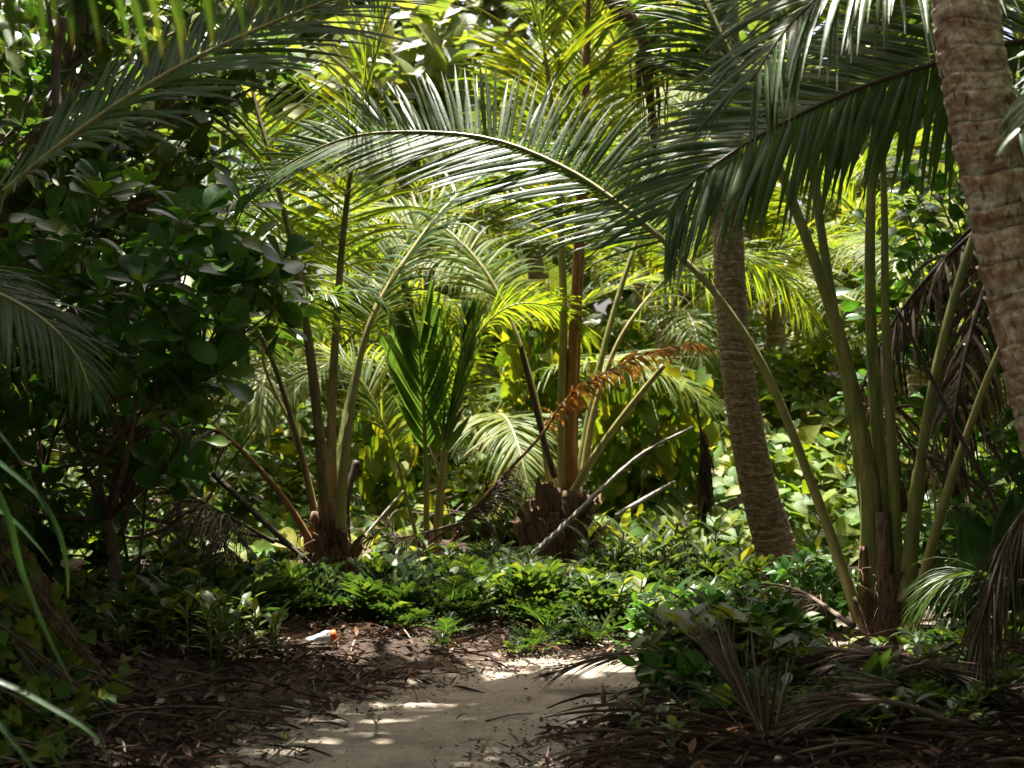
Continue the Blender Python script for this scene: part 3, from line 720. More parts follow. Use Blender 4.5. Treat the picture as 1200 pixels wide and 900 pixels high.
add_frond(pd_, [PD(380, 640, .2), PD(350, 520, .6), PD(310, 430, .5), PD(320, 385, .1), PD(372, 350, -.2), PD(425, 341, -.35), PD(452, 356, -.4), PD(464, 380, -.42)], M['rachis'], M['coco'], False, n=44, Lmax=.42, wmax=.017, t0=.5, r0=.022, va=5, vb=-40, droop=.8, seed=47)
stalk(pd_, [PD(385, 705, 0), PD(383, 640, 0), PD(383, 585, .0)], .12, .07, M['husk'], 'leaf_sheath', sides=18, n=14, rough=.07)
stalk(pd_, [PD(400, 700, -.12), PD(404, 655, -.14), PD(398, 610, -.1)], .075, .05, M['husk'], 'leaf_sheath', sides=16, n=14, rough=.09)
stalk(pd_, [PD(372, 700, -.05), PD(366, 650, -.06), PD(372, 600, -.05)], .08, .05, M['husk'], 'leaf_sheath', sides=16, n=14, rough=.09)
stalk(pd_, [PD(412, 690, -.1), PD(404, 600, .0), PD(418, 540, .1)], .05, .03, M['pet_dk'], 'dead_stalk')
stalk(pd_, [PD(412, 702, -.3), PD(340, 640, -.3), PD(250, 555, -.2)], .03, .04, M['pet_dk'], 'dead_stalk', flat=.6)
stalk(pd_, [PD(360, 652, -.2), PD(325, 634, -.2), PD(272, 622, -.1)], .028, .02, M['pet_dk'], 'dead_stalk', flat=.6)
stalk(pd_, [PD(418, 640, .3), PD(450, 602, .35), PD(473, 575, .4)], .03, .015, M['grey_wood'], 'dead_stalk', flat=.5)

boots(pd_, D0, .2, .55, 14, 202, .8)
# --- small palm with undivided young leaves
E0 = G(505, 668); dE = float((E0 - C0) @ CF)
pe = thing('palm_sapling', E0, 'small green palm sapling with upright half opened leaves behind the ferns', 'palm sapling')
def PE(px, py, dd=0.0): return P(px, py, dE + dd)
add_frond(pe, [PE(500, 660), PE(499, 560), PE(496, 470), PE(490, 400), PE(478, 340)], M['petiole'], M['sprout'], True, n=24, Lmax=.8, wmax=.042, t0=.42, r0=.03, va=22, vb=22, a0=30, a1=10, droop=.06, fold=.5, jit=.02, twist=5, seed=51)
add_frond(pe, [PE(508, 660, -.05), PE(516, 560, -.1), PE(528, 480, -.1), PE(540, 420, -.1), PE(548, 370, 0)], M['rachis'], M['sprout'], True, n=24, Lmax=.66, wmax=.042, t0=.45, r0=.03, va=22, vb=22, a0=30, a1=10, droop=.06, fold=.5, jit=.02, twist=5, seed=52)
add_frond(pe, [PE(512, 655, .1), PE(522, 540, .2), PE(538, 450, .2), PE(560, 392, .2), PE(600, 358, .3), PE(650, 362, .4), PE(690, 400, .5)], M['rachis'], M['coco_lt'], False, n=80, Lmax=.62, wmax=.014, t0=.4, r0=.026, va=15, vb=-30, droop=.8, seed=53)
add_frond(pe, [PE(494, 655, -.1), PE(478, 590, -.1), PE(455, 510, -.1), PE(420, 440, 0), PE(380, 410, .1)], M['petiole'], M['coco_lt'], True, n=60, Lmax=.55, wmax=.015, t0=.4, r0=.024, va=25, vb=10, droop=.5, seed=54)
add_frond(pe, [PE(506, 670, -.25), PE(570, 580, -.3), PE(632, 513, -.3), PE(668, 464, -.3), PE(735, 424, -.3), PE(802, 404, -.3), PE(840, 410, -.3)], M['pet_or'], M['dead_or'], True, n=70, Lmax=.26, wmax=.017, t0=.48, r0=.026, va=25, vb=-40, droop=1.5, jit=.15, twist=30, drop=.05, seed=55, blunt=.5)
stalk(pe, [PE(505, 690, 0), PE(504, 660, 0), PE(503, 620, 0)], .07, .04, M['husk'], 'leaf_sheath', sides=14, n=10, rough=.07)

boots(pe, E0, .08, .3, 7, 203)
# --- centre palm with reddish stalks
F0 = G(655, 655); dF = float((F0 - C0) @ CF)
pf = thing('coconut_palm', F0, 'coconut palm with reddish brown stalks rising from a shaggy brown stump', 'palm tree')
def PF(px, py, dd=0.0): return P(px, py, dF + dd)
add_frond(pf, [PF(660, 610), PF(659, 480), PF(660, 360), PF(656, 250), PF(648, 140), PF(632, 30), PF(600, -60, .3), PF(560, -110, .6)], M['rachis'], M['coco_lt'], True, n=72, Lmax=1.0, wmax=.019, t0=.42, r0=.052, va=28, vb=22, a0=62, droop=.8, seed=61)
add_frond(pf, [PF(668, 600, .1), PF(672, 480, .1), PF(678, 340, .1), PF(685, 200, .2), PF(689, 80, .3), PF(692, -30, .5), PF(710, -120, 1.0)], M['pet_or'], M['coco_lt'], True, n=76, Lmax=1.05, wmax=.019, t0=.38, r0=.055, va=30, vb=25, a0=60, droop=.55, seed=62)
add_frond(pf, [PF(684, 560, .2), PF(694, 490, .3), PF(712, 430, .4), PF(740, 375, .5), PF(790, 320, .7), PF(850, 300, .9), PF(910, 320, 1.1), PF(950, 370, 1.2)], M['rachis'], M['coco_lt'], False, n=84, Lmax=.85, wmax=.016, t0=.42, r0=.036, va=10, vb=-10, droop=1.2, seed=63)
stalk(pf, [PF(664, 592, -.2), PF(690, 545, -.2), PF(730, 488, -.25), PF(778, 428, -.3)], .05, .03, M['rachis'], 'petiole')
stalk(pf, [PF(672, 600, 0), PF(668, 520, 0), PF(671, 420, .0), PF(677, 280, .05), PF(684, 120, .1), PF(690, -40, .2)], .07, .012, M['pet_or'], 'petiole', n=30)
add_frond(pf, [PF(650, 600, .2), PF(630, 480, .3), PF(600, 380, .5), PF(555, 300, .8), PF(490, 250, 1.2), PF(420, 250, 1.6)], M['petiole'], M['coco_lt'], False, n=84, Lmax=.9, wmax=.017, t0=.42, r0=.045, va=15, vb=5, droop=.9, seed=64)
add_frond(pf, [PF(672, 600, .4), PF(700, 440, .7), PF(740, 300, 1.0), PF(790, 180, 1.4), PF(850, 90, 1.8), PF(930, 40, 2.2)], M['petiole'], M['coco_lt'], False, n=84, Lmax=.9, wmax=.017, t0=.42, r0=.045, va=15, vb=5, droop=.9, seed=65)
for k, (x0, y0, x1, y1, d0, r) in enumerate([(655, 672, 655, 572, 0, .24), (634, 672, 622, 585, -.1, .13), (676, 670, 688, 580, -.1, .13), (648, 672, 640, 565, -.22, .11), (668, 672, 668, 575, -.25, .11), (624, 668, 606, 612, -.15, .08), (688, 670, 704, 615, -.15, .08), (658, 668, 650, 600, -.33, .09)]):
    stalk(pf, [PF(x0, y0 + 10, d0), PF(.5 * x0 + .5 * x1, .5 * y0 + .5 * y1, d0 - .03), PF(x1, y1, d0)], r, r * .55, M['husk'], 'leaf_sheath', sides=16, n=14, rough=.1)

boots(pf, F0, .3, .75, 20, 204, .7)
# --- palm on the left edge with leaning fibrous foot
b = G(82, 812); dL = float((b - C0) @ CF)
pl = thing('coconut_palm', b, 'leaning coconut palm with fibrous brown foot at the littered edge of the dirt', 'palm tree')
ctr = [P(112, 850, dL), P(92, 812, dL), P(66, 770, dL), P(28, 700, dL), P(-30, 610, dL), P(-90, 520, dL - .05), P(-140, 400, dL - .2), P(-170, 250, dL - .5)]
part('trunk', *trunk_geo(ctr, 0.135, 0.11, ring=0.05, n=240, sides=36, bump=0.05, swell=.25, seed=9, rough=.05), M['husk'], pl, origin=b)
tL = ctr[-1]
add_frond(pl, [tL, P(-110, 285, 6.8), P(-40, 262, 6.6), P(30, 205, 6.45), P(85, 160, 6.4), P(165, 105, 6.4), P(250, 58, 6.5), P(360, 10, 6.7), P(470, -30, 7.0), P(560, -40, 7.3)], M['rachis'], M['coco'], True, n=112, Lmax=.74, wmax=.0165, t0=.14, r0=.028, r1=.004, va=-30, vb=50, a0=62, a1=25, droop=.32, jit=.035, blunt=.06, seed=71, twist=12, la=1.1, lb=.7)
add_frond(pl, [tL, P(-130, 330, 6.6), P(-70, 325, 6.3), P(0, 345, 6.1), P(55, 378, 6.0), P(90, 418, 5.95), P(106, 458, 5.9)], M['rachis'], M['coco'], False, n=90, Lmax=.5, wmax=.011, t0=.22, r0=.022, r1=.003, va=-35, vb=15, a0=55, a1=22, droop=1.0, seed=72)
crown(pl, tL, 9, keys=('high', 'mid', 'low'), seed=7, az0=1.6, span=3.4, scale=.95)

# --- frond tips hanging close overhead
b = on_ground(-2.9, 1.2)
pn = thing('coconut_palm', b, 'coconut palm whose hanging leaflet tips dangle over the near bank', 'palm tree')
part('trunk', *trunk_geo([b - [0, 0, .2], b + [.1, .1, 2.0], b + [.5, .3, 5.2]], .19, .13, n=160, sides=24, seed=10), M['bark2'], pn, origin=b)
tN = b + [.5, .3, 5.2]
add_frond(pn, [tN, P(-700, -900, 2.6), P(-250, -280, 2.7), P(0, -152, 2.75), P(150, -138, 2.8), P(290, -145, 2.9), P(420, -150, 3.0)], M['rachis'], M['coco'], False, n=70, Lmax=.42, wmax=.017, t0=.4, r0=.03, va=-50, vb=-75, a0=75, a1=50, droop=2.0, seed=75, jit=.1, tipk=.3)
crown(pn, tN, 11, seed=9, az0=.3, scale=1.0)

# --- strap leaves of a seedling at the lower left corner
b = on_ground(-2.15, 3.9)
ps = thing('palm_sapling', b, 'palm sapling reaching long dark strap leaves over the litter below the leaning fibrous foot', 'palm sapling')
strap = [[P(-260, 620, 4.0), P(-90, 470, 4.05), P(0, 585, 4.1), P(25, 670, 4.1), P(55, 745, 4.1), P(90, 812, 4.1)],
         [P(-260, 640, 4.0), P(-100, 500, 4.1), P(20, 560, 4.2), P(62, 610, 4.25), P(78, 660, 4.25), P(80, 700, 4.25)],
         [P(-260, 700, 4.0), P(-120, 760, 4.0), P(0, 800, 4.0), P(60, 830, 4.0), P(110, 862, 4.0), P(130, 896, 4.0)],
         [P(-260, 740, 3.9), P(-120, 780, 3.8), P(-20, 835, 3.7), P(20, 875, 3.7), P(48, 915, 3.7)],
         [P(-260, 620, 3.95), P(-120, 420, 4.0), P(-30, 480, 4.2), P(20, 535, 4.3), P(48, 585, 4.35)],
         [P(-260, 600, 4.1), P(-100, 560, 4.3), P(0, 600, 4.4), P(40, 636, 4.45), P(62, 664, 4.5)]]
for k, c in enumerate(strap):
    pts = spline(c, 16); T, Nn, S = frames(pts, (0, -.5, 1))
    u = np.linspace(0, 1, 16); hw = .011 * np.minimum(1, .35 + u * 2) * (1 - u ** 3 * .9)
    V = np.stack([pts - S * hw[:, None] + Nn * .4 * hw[:, None], pts, pts + S * hw[:, None] + Nn * .4 * hw[:, None]], 1).reshape(-1, 3)
    Fq = np.array([q for i in range(15) for q in ((3*i, 3*i+1, 3*i+4, 3*i+3), (3*i+1, 3*i+2, 3*i+5, 3*i+4))])
    part('leaf', V, [Fq], np.array([(cc, s) for s in u for cc in (-1, 0, 1)]), M['pleat'], ps)  # darker leaf colour used here in place of canopy shade
stalk(ps, [b - [0, 0, .1], (b + P(-260, 660, 4.0)) / 2, P(-260, 620, 4.0)], .04, .03, M['petiole'], 'stem')

# --- old palm behind on the right with a skirt of dead fronds
b = on_ground(P(1228, 600, 10.9)[0], 10.9)
po = thing('coconut_palm', b, 'old coconut palm with a skirt of dead brown fronds behind the thick stalks', 'palm tree')
tO = b + [-.15, 0, 3.3]
part('trunk', *trunk_geo([b - [0, 0, .2], b + [0, 0, 1.6], tO], .19, .15, n=160, sides=24, seed=12), M['bark2'], po, origin=b)
for k in range(8): put_frond(po, 'dead', tO + [0, 0, -.1 * (k % 3)], k * .8, .92 + .05 * (k % 3))
crown(po, tO, 9, seed=11, az0=-1.3, span=2.9, scale=.92)

# ================================================================== palms further back, and unseen ones added beside the frame for shade
def back_palm(x, y, h, label, light=True, n=12, scale=1., seed=0, az0=0., dead=0, r=.15):
    b = on_ground(x, y)
    o = thing('coconut_palm', b, label, 'palm tree')
    top = b + [RNG.uniform(-.3, .3), RNG.uniform(-.3, .3), h]
    part('trunk', *trunk_geo([b - [0, 0, .2], (b + top) / 2 + [.05, 0, 0], top], r * 1.2, r * .85, n=120, sides=18, seed=20 + seed), M['bark2'], o, origin=b)
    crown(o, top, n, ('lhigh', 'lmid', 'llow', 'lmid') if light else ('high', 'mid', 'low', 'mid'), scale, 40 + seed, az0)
    for k in range(dead): put_frond(o, 'dead', top, k * 2.1 + seed, .9)
    return o
bx = lambda px, y: (px - 600) / F_PX * y
back_palm(bx(565, 16.5), 16.5, .9, 'sunlit low palm with pale green fronds far behind the small sapling', seed=1, n=8)
back_palm(bx(765, 18.5), 18.5, 2.4, 'pale green palm with drooping fronds behind the red stalked palm', seed=2, n=10, dead=1)
back_palm(bx(900, 19.5), 19.5, 2.9, 'yellow green palm with drooping fronds beyond the ringed grey trunk', seed=3, n=13)
back_palm(bx(330, 17), 17.0, 1.4, 'yellow green palm behind the dark stalks left of the path', seed=4, n=7)
back_palm(bx(450, 20.5), 20.5, 3.2, 'taller pale palm far behind the left stalks, lit from above', seed=5, n=13)
back_palm(bx(640, 22.5), 22.5, 4.2, 'tall yellow green palm far behind the shaggy brown stump', seed=6, n=14)
back_palm(bx(1080, 16), 16.0, 2.0, 'low palm with light fronds glimpsed behind the thick green stalks', seed=7, n=9)
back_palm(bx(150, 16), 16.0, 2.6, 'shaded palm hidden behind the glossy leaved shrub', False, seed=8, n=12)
back_palm(bx(760, 24.5), 24.5, 6.0, 'tall far palm with high crown above the pale drooping fronds', seed=9, n=14, scale=1.1)
back_palm(-7.2, 12.0, 6.6, 'unseen tall coconut palm added to shade the left bank', False, seed=10, n=15, scale=1.1)  # from here on, off-frame palms added as shading canopy
back_palm(6.9, 12.6, 6.8, 'unseen tall coconut palm added to shade the right bank', False, seed=11, n=15, scale=1.1)
back_palm(-4.6, 7.6, 6.9, 'unseen tall coconut palm added for shade beyond the leaning fibrous foot', False, seed=12, n=8, scale=1.1)
back_palm(2.9, -1.2, 6.5, 'unseen coconut palm added to shade the near right of the path', False, seed=13, n=15, scale=1.1)
back_palm(5.6, 3.2, 6.3, 'unseen coconut palm added to shade the right bank near the leaning cracked trunk', False, seed=14, n=14, scale=1.05)

# hanging brown dead stalk and fibre high in the middle
b = P(765, 190, 12.8)
hs = thing('hanging_dead_frond', P(700, -30, 12.9), 'dark brown dead frond stalk with ragged fibre hanging behind the arching frond', 'dead frond')
stalk(hs, [P(690, -60, 12.9), P(722, 5, 12.9), P(752, 40, 12.85), P(760, 100, 12.8), P(768, 185, 12.8)], .12, .02, M['husk'], 'stalk', rough=.1, sides=12)
stalk(hs, [P(752, 75, 12.85), P(785, 82, 12.7), P(830, 98, 12.6)], .07, .02, M['pet_dk'], 'branch', rough=.1)
for k in range(16):
    x = RNG.uniform(738, 785); y = RNG.uniform(25, 95)
    stalk(hs, [P(x, y, 12.8), P(x + RNG.uniform(-6, 8), y + 45, 12.75), P(x + RNG.uniform(-10, 16), y + RNG.uniform(70, 130), 12.75)], .012, .004, M['husk'], 'fibre', sides=5, n=8)

# grey fallen branch and dark snag by the centre stump
def loose(name, ctrl, r0, r1, mat, label, cat, group=None, sides=9, n=26, rough=.06, flat=.85):
    o = part(name, *tube(spline(ctrl, n), np.linspace(r0, r1, n), sides, flat, rough=rough), mat, None)
    return tag(o, label, cat, group)
loose('fallen_branch', [PF(612, 662, -.6), PF(655, 622, -.6), PF(700, 578, -.55), PF(752, 532, -.5), PF(812, 500, -.45)], .05, .014, M['grey_wood'], 'pale grey dead branch leaning across the shaggy brown stump', 'branch', None, 11, 40, .13, .6)
loose('dead_snag', [PF(650, 560, -.2), PF(636, 510, -.2), PF(622, 455, -.2), PF(610, 405, -.2)], .035, .026, M['pet_dk'], 'thin dark broken snag standing left of the reddish stalks', 'snag')
loose('fallen_branch', [P(722, 605, 12.6), P(755, 585, 12.7), P(790, 565, 12.8)], .03, .02, M['grey_wood'], 'short pale grey stick lying in the vines right of the shaggy stump', 'branch')
loose('twig', [G(645, 868) + [0, 0, .03], G(690, 876) + [0, 0, .03], G(740, 886) + [0, 0, .035]], .011, .005, M['twig'], 'brown stick lying on the sand path beside the dry heap', 'twig', None, 7, 12)
loose('twig', [G(570, 852) + [0, 0, .03], G(600, 846) + [0, 0, .035], G(625, 843) + [0, 0, .03]], .006, .003, M['twig'], 'thin curved dark twig lying on bare sand', 'twig', None, 7, 12)

# ================================================================== leafy things
def rosette(pos, axis_, n, ln, spread, rng):
    """n leaves round a twig end: base points, directions, normals, lengths"""
    ax = np.asarray(axis_, float); ax /= np.linalg.norm(ax)
    e1 = np.cross(ax, [0.3, 0.8, 0.5]); e1 /= np.linalg.norm(e1); e2 = np.cross(ax, e1)
    ph = np.arange(n) * 2.399 + rng.uniform(0, 6)
    sp = np.radians(spread * (0.45 + 0.65 * np.arange(n) / max(1, n - 1)) + rng.normal(size=n) * 8)
    rad = np.cos(ph)[:, None] * e1 + np.sin(ph)[:, None] * e2
    d = np.cos(sp)[:, None] * ax + np.sin(sp)[:, None] * rad
    nr = np.cos(sp)[:, None] * -rad + np.sin(sp)[:, None] * ax
    d[:, 2] -= 0.1
    k = rng.random(n) > .18
    return np.asarray(pos) + d[k] * 0.01, d[k] + rng.normal(size=(k.sum(), 3)) * .1, (nr + rng.normal(size=(n, 3)) * .22)[k], (ln * rng.uniform(.4, 1.12, n))[k]

def bushy(root_name, base, tips, label, cat, mat, tmpl, key, wood, leaf_len, per=9, spread=75, parts_n=300, trunk_r=.04, seed=0, group=None, hub=None, foliage_name='foliage', gaps=()):
    """shrub or tree: limbs from a hub to each twig end, rosettes of leaves there; the leaves that show largest are parts"""
    rng = np.random.default_rng(seed)
    o = thing(root_name, base, label, cat, group)
    hub = np.asarray(base) + [0, 0, .5] if hub is None else np.asarray(hub)
    part('trunk', *tube(spline([np.asarray(base) - [0, 0, .15], (np.asarray(base) + hub) / 2 + [.05, 0, 0], hub], 14), np.linspace(trunk_r * 1.3, trunk_r, 14), 10, rough=.05), wood, o, origin=base)
    ls, br = [], []
    tips = np.array([np.asarray(t, float) for t in tips]); K = max(3, len(tips) // 9)
    cen = tips[rng.permutation(len(tips))[:K]].copy()
    for _ in range(4):
        own = np.argmin(((tips[:, None] - cen[None]) ** 2).sum(-1), 1)
        for c in range(K):
            if (own == c).any(): cen[c] = tips[own == c].mean(0)
    for c in range(K):
        mine = tips[own == c]
        if not len(mine): continue
        fork = hub * .32 + cen[c] * .68; fork[2] -= .06
        lp = spline([hub, hub * .55 + fork * .45 + rng.normal(size=3) * .1, fork], 12)
        br.append((lp, np.linspace(trunk_r * .55, trunk_r * .26, 12), 7))
        for t in mine:
            mid = fork * .5 + t * .5 + rng.normal(size=3) * .05; mid[2] -= .03
            pts = spline([fork, mid, t], 9)
            br.append((pts, np.linspace(trunk_r * .2 + .003, .004, 9), 5))
            ax = (t - mid) / (np.linalg.norm(t - mid) + 1e-6) * .6 + [0, -.25, .6]
            ls.append(rosette(t, ax, per, leaf_len, spread, rng))
            for f in (.55, .75, .88):
                q = pts[int(f * 8)]
                ls.append(rosette(q + rng.normal(size=3) * .05, rng.normal(size=3) + [0, -.4, .7], 3, leaf_len * .9, spread, rng))
    limbs = [b_ for b_ in br if b_[2] == 7]; twigs = [b_ for b_ in br if b_[2] != 7]
    for pts, r, sd_ in limbs: part('branch', *tube(pts, r, sd_), wood, o)
    if parts_n == 0: part('twig_mass', *merge([tube(*t_) for t_ in twigs]), wood, o, origin=np.asarray(base, float), stuff=True)
    else:
        for pts, r, sd_ in twigs: part('twig', *tube(pts, r, sd_), wood, o)
    pos, d, nr, ln = [np.concatenate([l[i] for l in ls]) for i in range(4)]
    keep = np.ones(len(pos), bool)
    for q, r in gaps:  # drop leaves along the sun direction to let light through
        v = pos - np.asarray(q); sv = np.array(sdir); v = v - (v @ sv)[:, None] * sv
        keep &= np.linalg.norm(v, axis=1) > r + .24
    pos, d, nr, ln = pos[keep], d[keep], nr[keep], ln[keep]
    show = ln / np.maximum(1, (pos - C0) @ CF)
    order = np.argsort(-show + rng.random(len(show)) * 1e-4)
    me = leaf_mesh(key, tmpl, mat)
    for i in order[:parts_n]: leaf_obj('leaf', me, pos[i], d[i], nr[i], ln[i], o)
    rest = order[parts_n:]
    if len(rest):
        V, Fs, UV = batch(tmpl, pos[rest], d[rest], nr[rest], ln[rest])
        part(foliage_name, V, Fs, UV, mat, o, origin=np.asarray(base, float), stuff=True)
    return o

def blob(cx, cy, cz, rx, ry, rz, n, rng):
    v = unit(n, rng) * rng.uniform(.55, 1.0, n)[:, None] ** .6
    return np.array([cx, cy, cz]) + v * [rx, ry, rz]

# glossy big leaved shrub on the left
rs = np.random.default_rng(3)
base = on_ground(-2.5, 8.7)
tips = [P(x, y, d) for x, y, d in [(215, 262, 7.2), (200, 300, 7.1), (150, 305, 7.3), (235, 255, 7.3), (165, 335, 7.1), (215, 395, 7.0), (255, 385, 7.2), (330, 305, 7.5), (285, 330, 7.6), (250, 440, 7.2), (225, 455, 7.3), (120, 345, 7.5), (100, 280, 7.9), (180, 420, 7.4), (290, 290, 7.9), (245, 350, 7.5), (190, 370, 7.2), (145, 400, 7.5)]]
tips += list(blob(-2.15, 8.2, 2.2, 1.0, .7, .75, 34, rs)) + list(blob(-2.7, 8.7, 1.2, .8, .6, .6, 12, rs))
bushy('broadleaf_shrub', base, tips, 'shrub with large glossy dark green paddle leaves behind the leaning fibrous foot', 'shrub', M['shrub'], T_OBOV, 'obov', M['twig'], .25, 9, 72, 300, .035, 3, hub=base + [0, 0, .7])
# tree behind it with backlit leaves
base = on_ground(-4.1, 10.6)
tips = list(blob(-3.5, 10.4, 4.1, 1.9, 1.0, 1.5, 120, rs)) + list(blob(-3.2, 10.6, 2.6, 1.3, .8, 1.1, 60, rs))
bushy('broadleaf_tree', base, tips, 'broadleaf tree with yellow green backlit leaves behind the glossy shrub', 'tree', M['tree'], T_OBOV, 'obov', M['branch'], .27, 8, 78, 300, .11, 4, hub=base + [.2, 0, 2.4])
def open_sun_gaps(tips, spots):  # trims canopy tips so sun reaches the chosen spots
    keep = []
    for t in tips:
        ok = True
        for q, r in spots:
            v = np.asarray(t) - np.asarray(q); sd_ = np.array(sdir); v = v - (v @ sd_) * sd_
            if np.linalg.norm(v) < r + .25: ok = False
        if ok: keep.append(t)
    return keep
SUN_GAPS = [(G(405, 852), .24), (P(1150, 60, 5.1), .35), (P(1165, 200, 5.05), .3), (P(200, 300, 7.2), .3), (P(120, 180, 9.5), .5)]  # spots kept sunlit by holes shaped into the canopy
# unseen canopy trees added beside the frame to shade the near ground
base = on_ground(-6.3, 9.0)
tips = open_sun_gaps(list(blob(-4.6, 8.9, 7.1, 3.3, 2.5, 1.0, 230, rs)) + list(blob(-.6, 8.7, 7.4, 3.2, 2.2, .8, 430, rs)), SUN_GAPS)  # second crown is laid over the path to shade it
bushy('broadleaf_tree', base, tips, 'added unseen broadleaf tree shading the left bank and the path', 'tree', M['tree'], T_OBOV, 'obov', M['branch'], .3, 9, 78, 0, .16, 5, hub=base + [.5, 0, 5.6], gaps=SUN_GAPS)
base = on_ground(6.9, 8.6)
tips = open_sun_gaps(list(blob(4.6, 8.2, 7.0, 3.4, 2.6, 1.1, 270, rs)), SUN_GAPS)  # out-of-view crown added to shade the right bank
bushy('broadleaf_tree', base, tips, 'added unseen broadleaf tree shading the right bank', 'tree', M['tree'], T_OBOV, 'obov', M['branch'], .3, 9, 78, 0, .16, 6, hub=base + [-.5, 0, 5.6], gaps=SUN_GAPS)
base = on_ground(-4.4, -.6)  # this tree and the next are added out of view to dim ambient light
tips = list(blob(-2.6, 1.0, 6.8, 3.8, 3.6, 1.1, 150, rs))
bushy('broadleaf_tree', base, tips, 'added unseen broadleaf tree dimming the near end of the path, left side', 'tree', M['tree'], T_OBOV, 'obov', M['branch'], .32, 9, 78, 0, .16, 15, hub=base + [.5, 0, 5.2])
base = on_ground(4.9, -.9)
tips = list(blob(3.2, 1.2, 7.0, 3.8, 3.6, 1.1, 150, rs))
bushy('broadleaf_tree', base, tips, 'added unseen broadleaf tree dimming the near end of the path, right side', 'tree', M['tree'], T_OBOV, 'obov', M['branch'], .32, 9, 78, 0, .16, 16, hub=base + [-.5, 0, 5.2])
# dark shrubs filling the right side
base = on_ground(4.6, 12.0)
tips = list(blob(4.15, 12.0, 2.1, 1.35, .8, 2.1, 170, rs))
bushy('broadleaf_shrub', base, tips, 'dark shrub in deep shade behind the skirt of dead fronds', 'shrub', M['shrub'], T_OBOV, 'obov', M['branch'], .22, 8, 78, 60, .05, 7)
base = on_ground(-2.5, 10.6)
tips = list(blob(-2.7, 10.7, 1.0, 1.0, .5, 1.0, 60, rs))
bushy('broadleaf_shrub', base, tips, 'small dark shrub in the shade under the backlit tree', 'shrub', M['tree'], T_OVAL, 'oval', M['branch'], .16, 8, 78, 60, .04, 8)
for k, (x, y, w, lab) in enumerate([(-4.4, 9.4, 1.1, 'dark broadleaf shrub filling the shade behind the leaning fibrous foot'), (-5.3, 12.6, 1.5, 'broadleaf shrub in deep shade far behind the glossy shrub'), (-3.2, 9.5, .8, 'dark oval leaved shrub in the shade under the glossy shrub')]):
    base = on_ground(x, y)
    bushy('broadleaf_shrub', base, list(blob(x, y, 1.2, w, .6, 1.2, 60, rs)), lab, 'shrub', M['shrub'], T_OVAL, 'oval', M['twig'], .2, 8, 78, 40, .04, 60 + k)
for k, (px, y, w, h, lab) in enumerate([(800, 8.4, .32, .24, 'low dark green shrub hiding the bend of the sand path'), (875, 7.9, .34, .28, 'low dark shrub between the thick stalks and the sand path'), (812, 7.2, .22, .14, 'small leafy shrub spreading over the right edge of the sand'), (950, 9.6, .34, .3, 'dark leafy shrub in front of the ringed grey trunk'), (1140, 9.7, .5, .5, 'dark leafy shrub in shade right of the thick stalks')]):
    base = on_ground(bx(px, y), y)
    bushy('broadleaf_shrub', base, list(blob(base[0], y, base[2] + h * .95, w, .3, h, 46, rs)), lab, 'shrub', M['shrub'], T_OVAL, 'oval', M['twig'], .125, 8, 75, 70, .018, 80 + k, hub=base + [0, 0, .12])
for k, (x, y, w, h, lab) in enumerate([(3.75, 6.2, .95, 1.6, 'added unseen tall shrub dimming the heap on the right bank'), (3.3, 3.9, .9, 1.5, 'added unseen tall shrub dimming the near right side of the path'), (-3.9, 5.0, .95, 1.6, 'added unseen tall shrub dimming the near left bank'), (4.6, 9.2, 1.0, 1.7, 'added unseen tall shrub dimming the ground behind the hanging dry frond')]):  # off-frame shrubs added to lower ambient light on the banks
    base = on_ground(x, y)
    bushy('broadleaf_shrub', base, list(blob(x, y, h, w, .9, h, 110, rs)), lab, 'shrub', M['shrub'], T_OBOV, 'obov', M['twig'], .24, 8, 78, 0, .05, 90 + k)
base = on_ground(-5.6, 13.0)
bushy('broadleaf_tree', base, list(blob(-4.9, 12.8, 3.4, 2.0, .8, 2.4, 150, rs)), 'dark leafy tree closing the shade behind the backlit tree', 'tree', M['shrub'], T_OBOV, 'obov', M['twig'], .28, 8, 78, 60, .1, 99, hub=base + [.2, 0, 2.0])
# pale broad leaved tree far off in the middle
base = on_ground(bx(500, 23), 23.0)
tips = list(blob(bx(500, 23), 22.6, 6.6, 1.9, 1.4, 1.2, 34, rs))
bushy('broadleaf_tree', base, tips, 'far tree with large pale sunlit leaves high behind the arching frond', 'tree', M['far'], T_OBOV, 'obov', M['branch'], .75, 5, 70, 60, .13, 9, hub=base + [0, 0, 4.2])

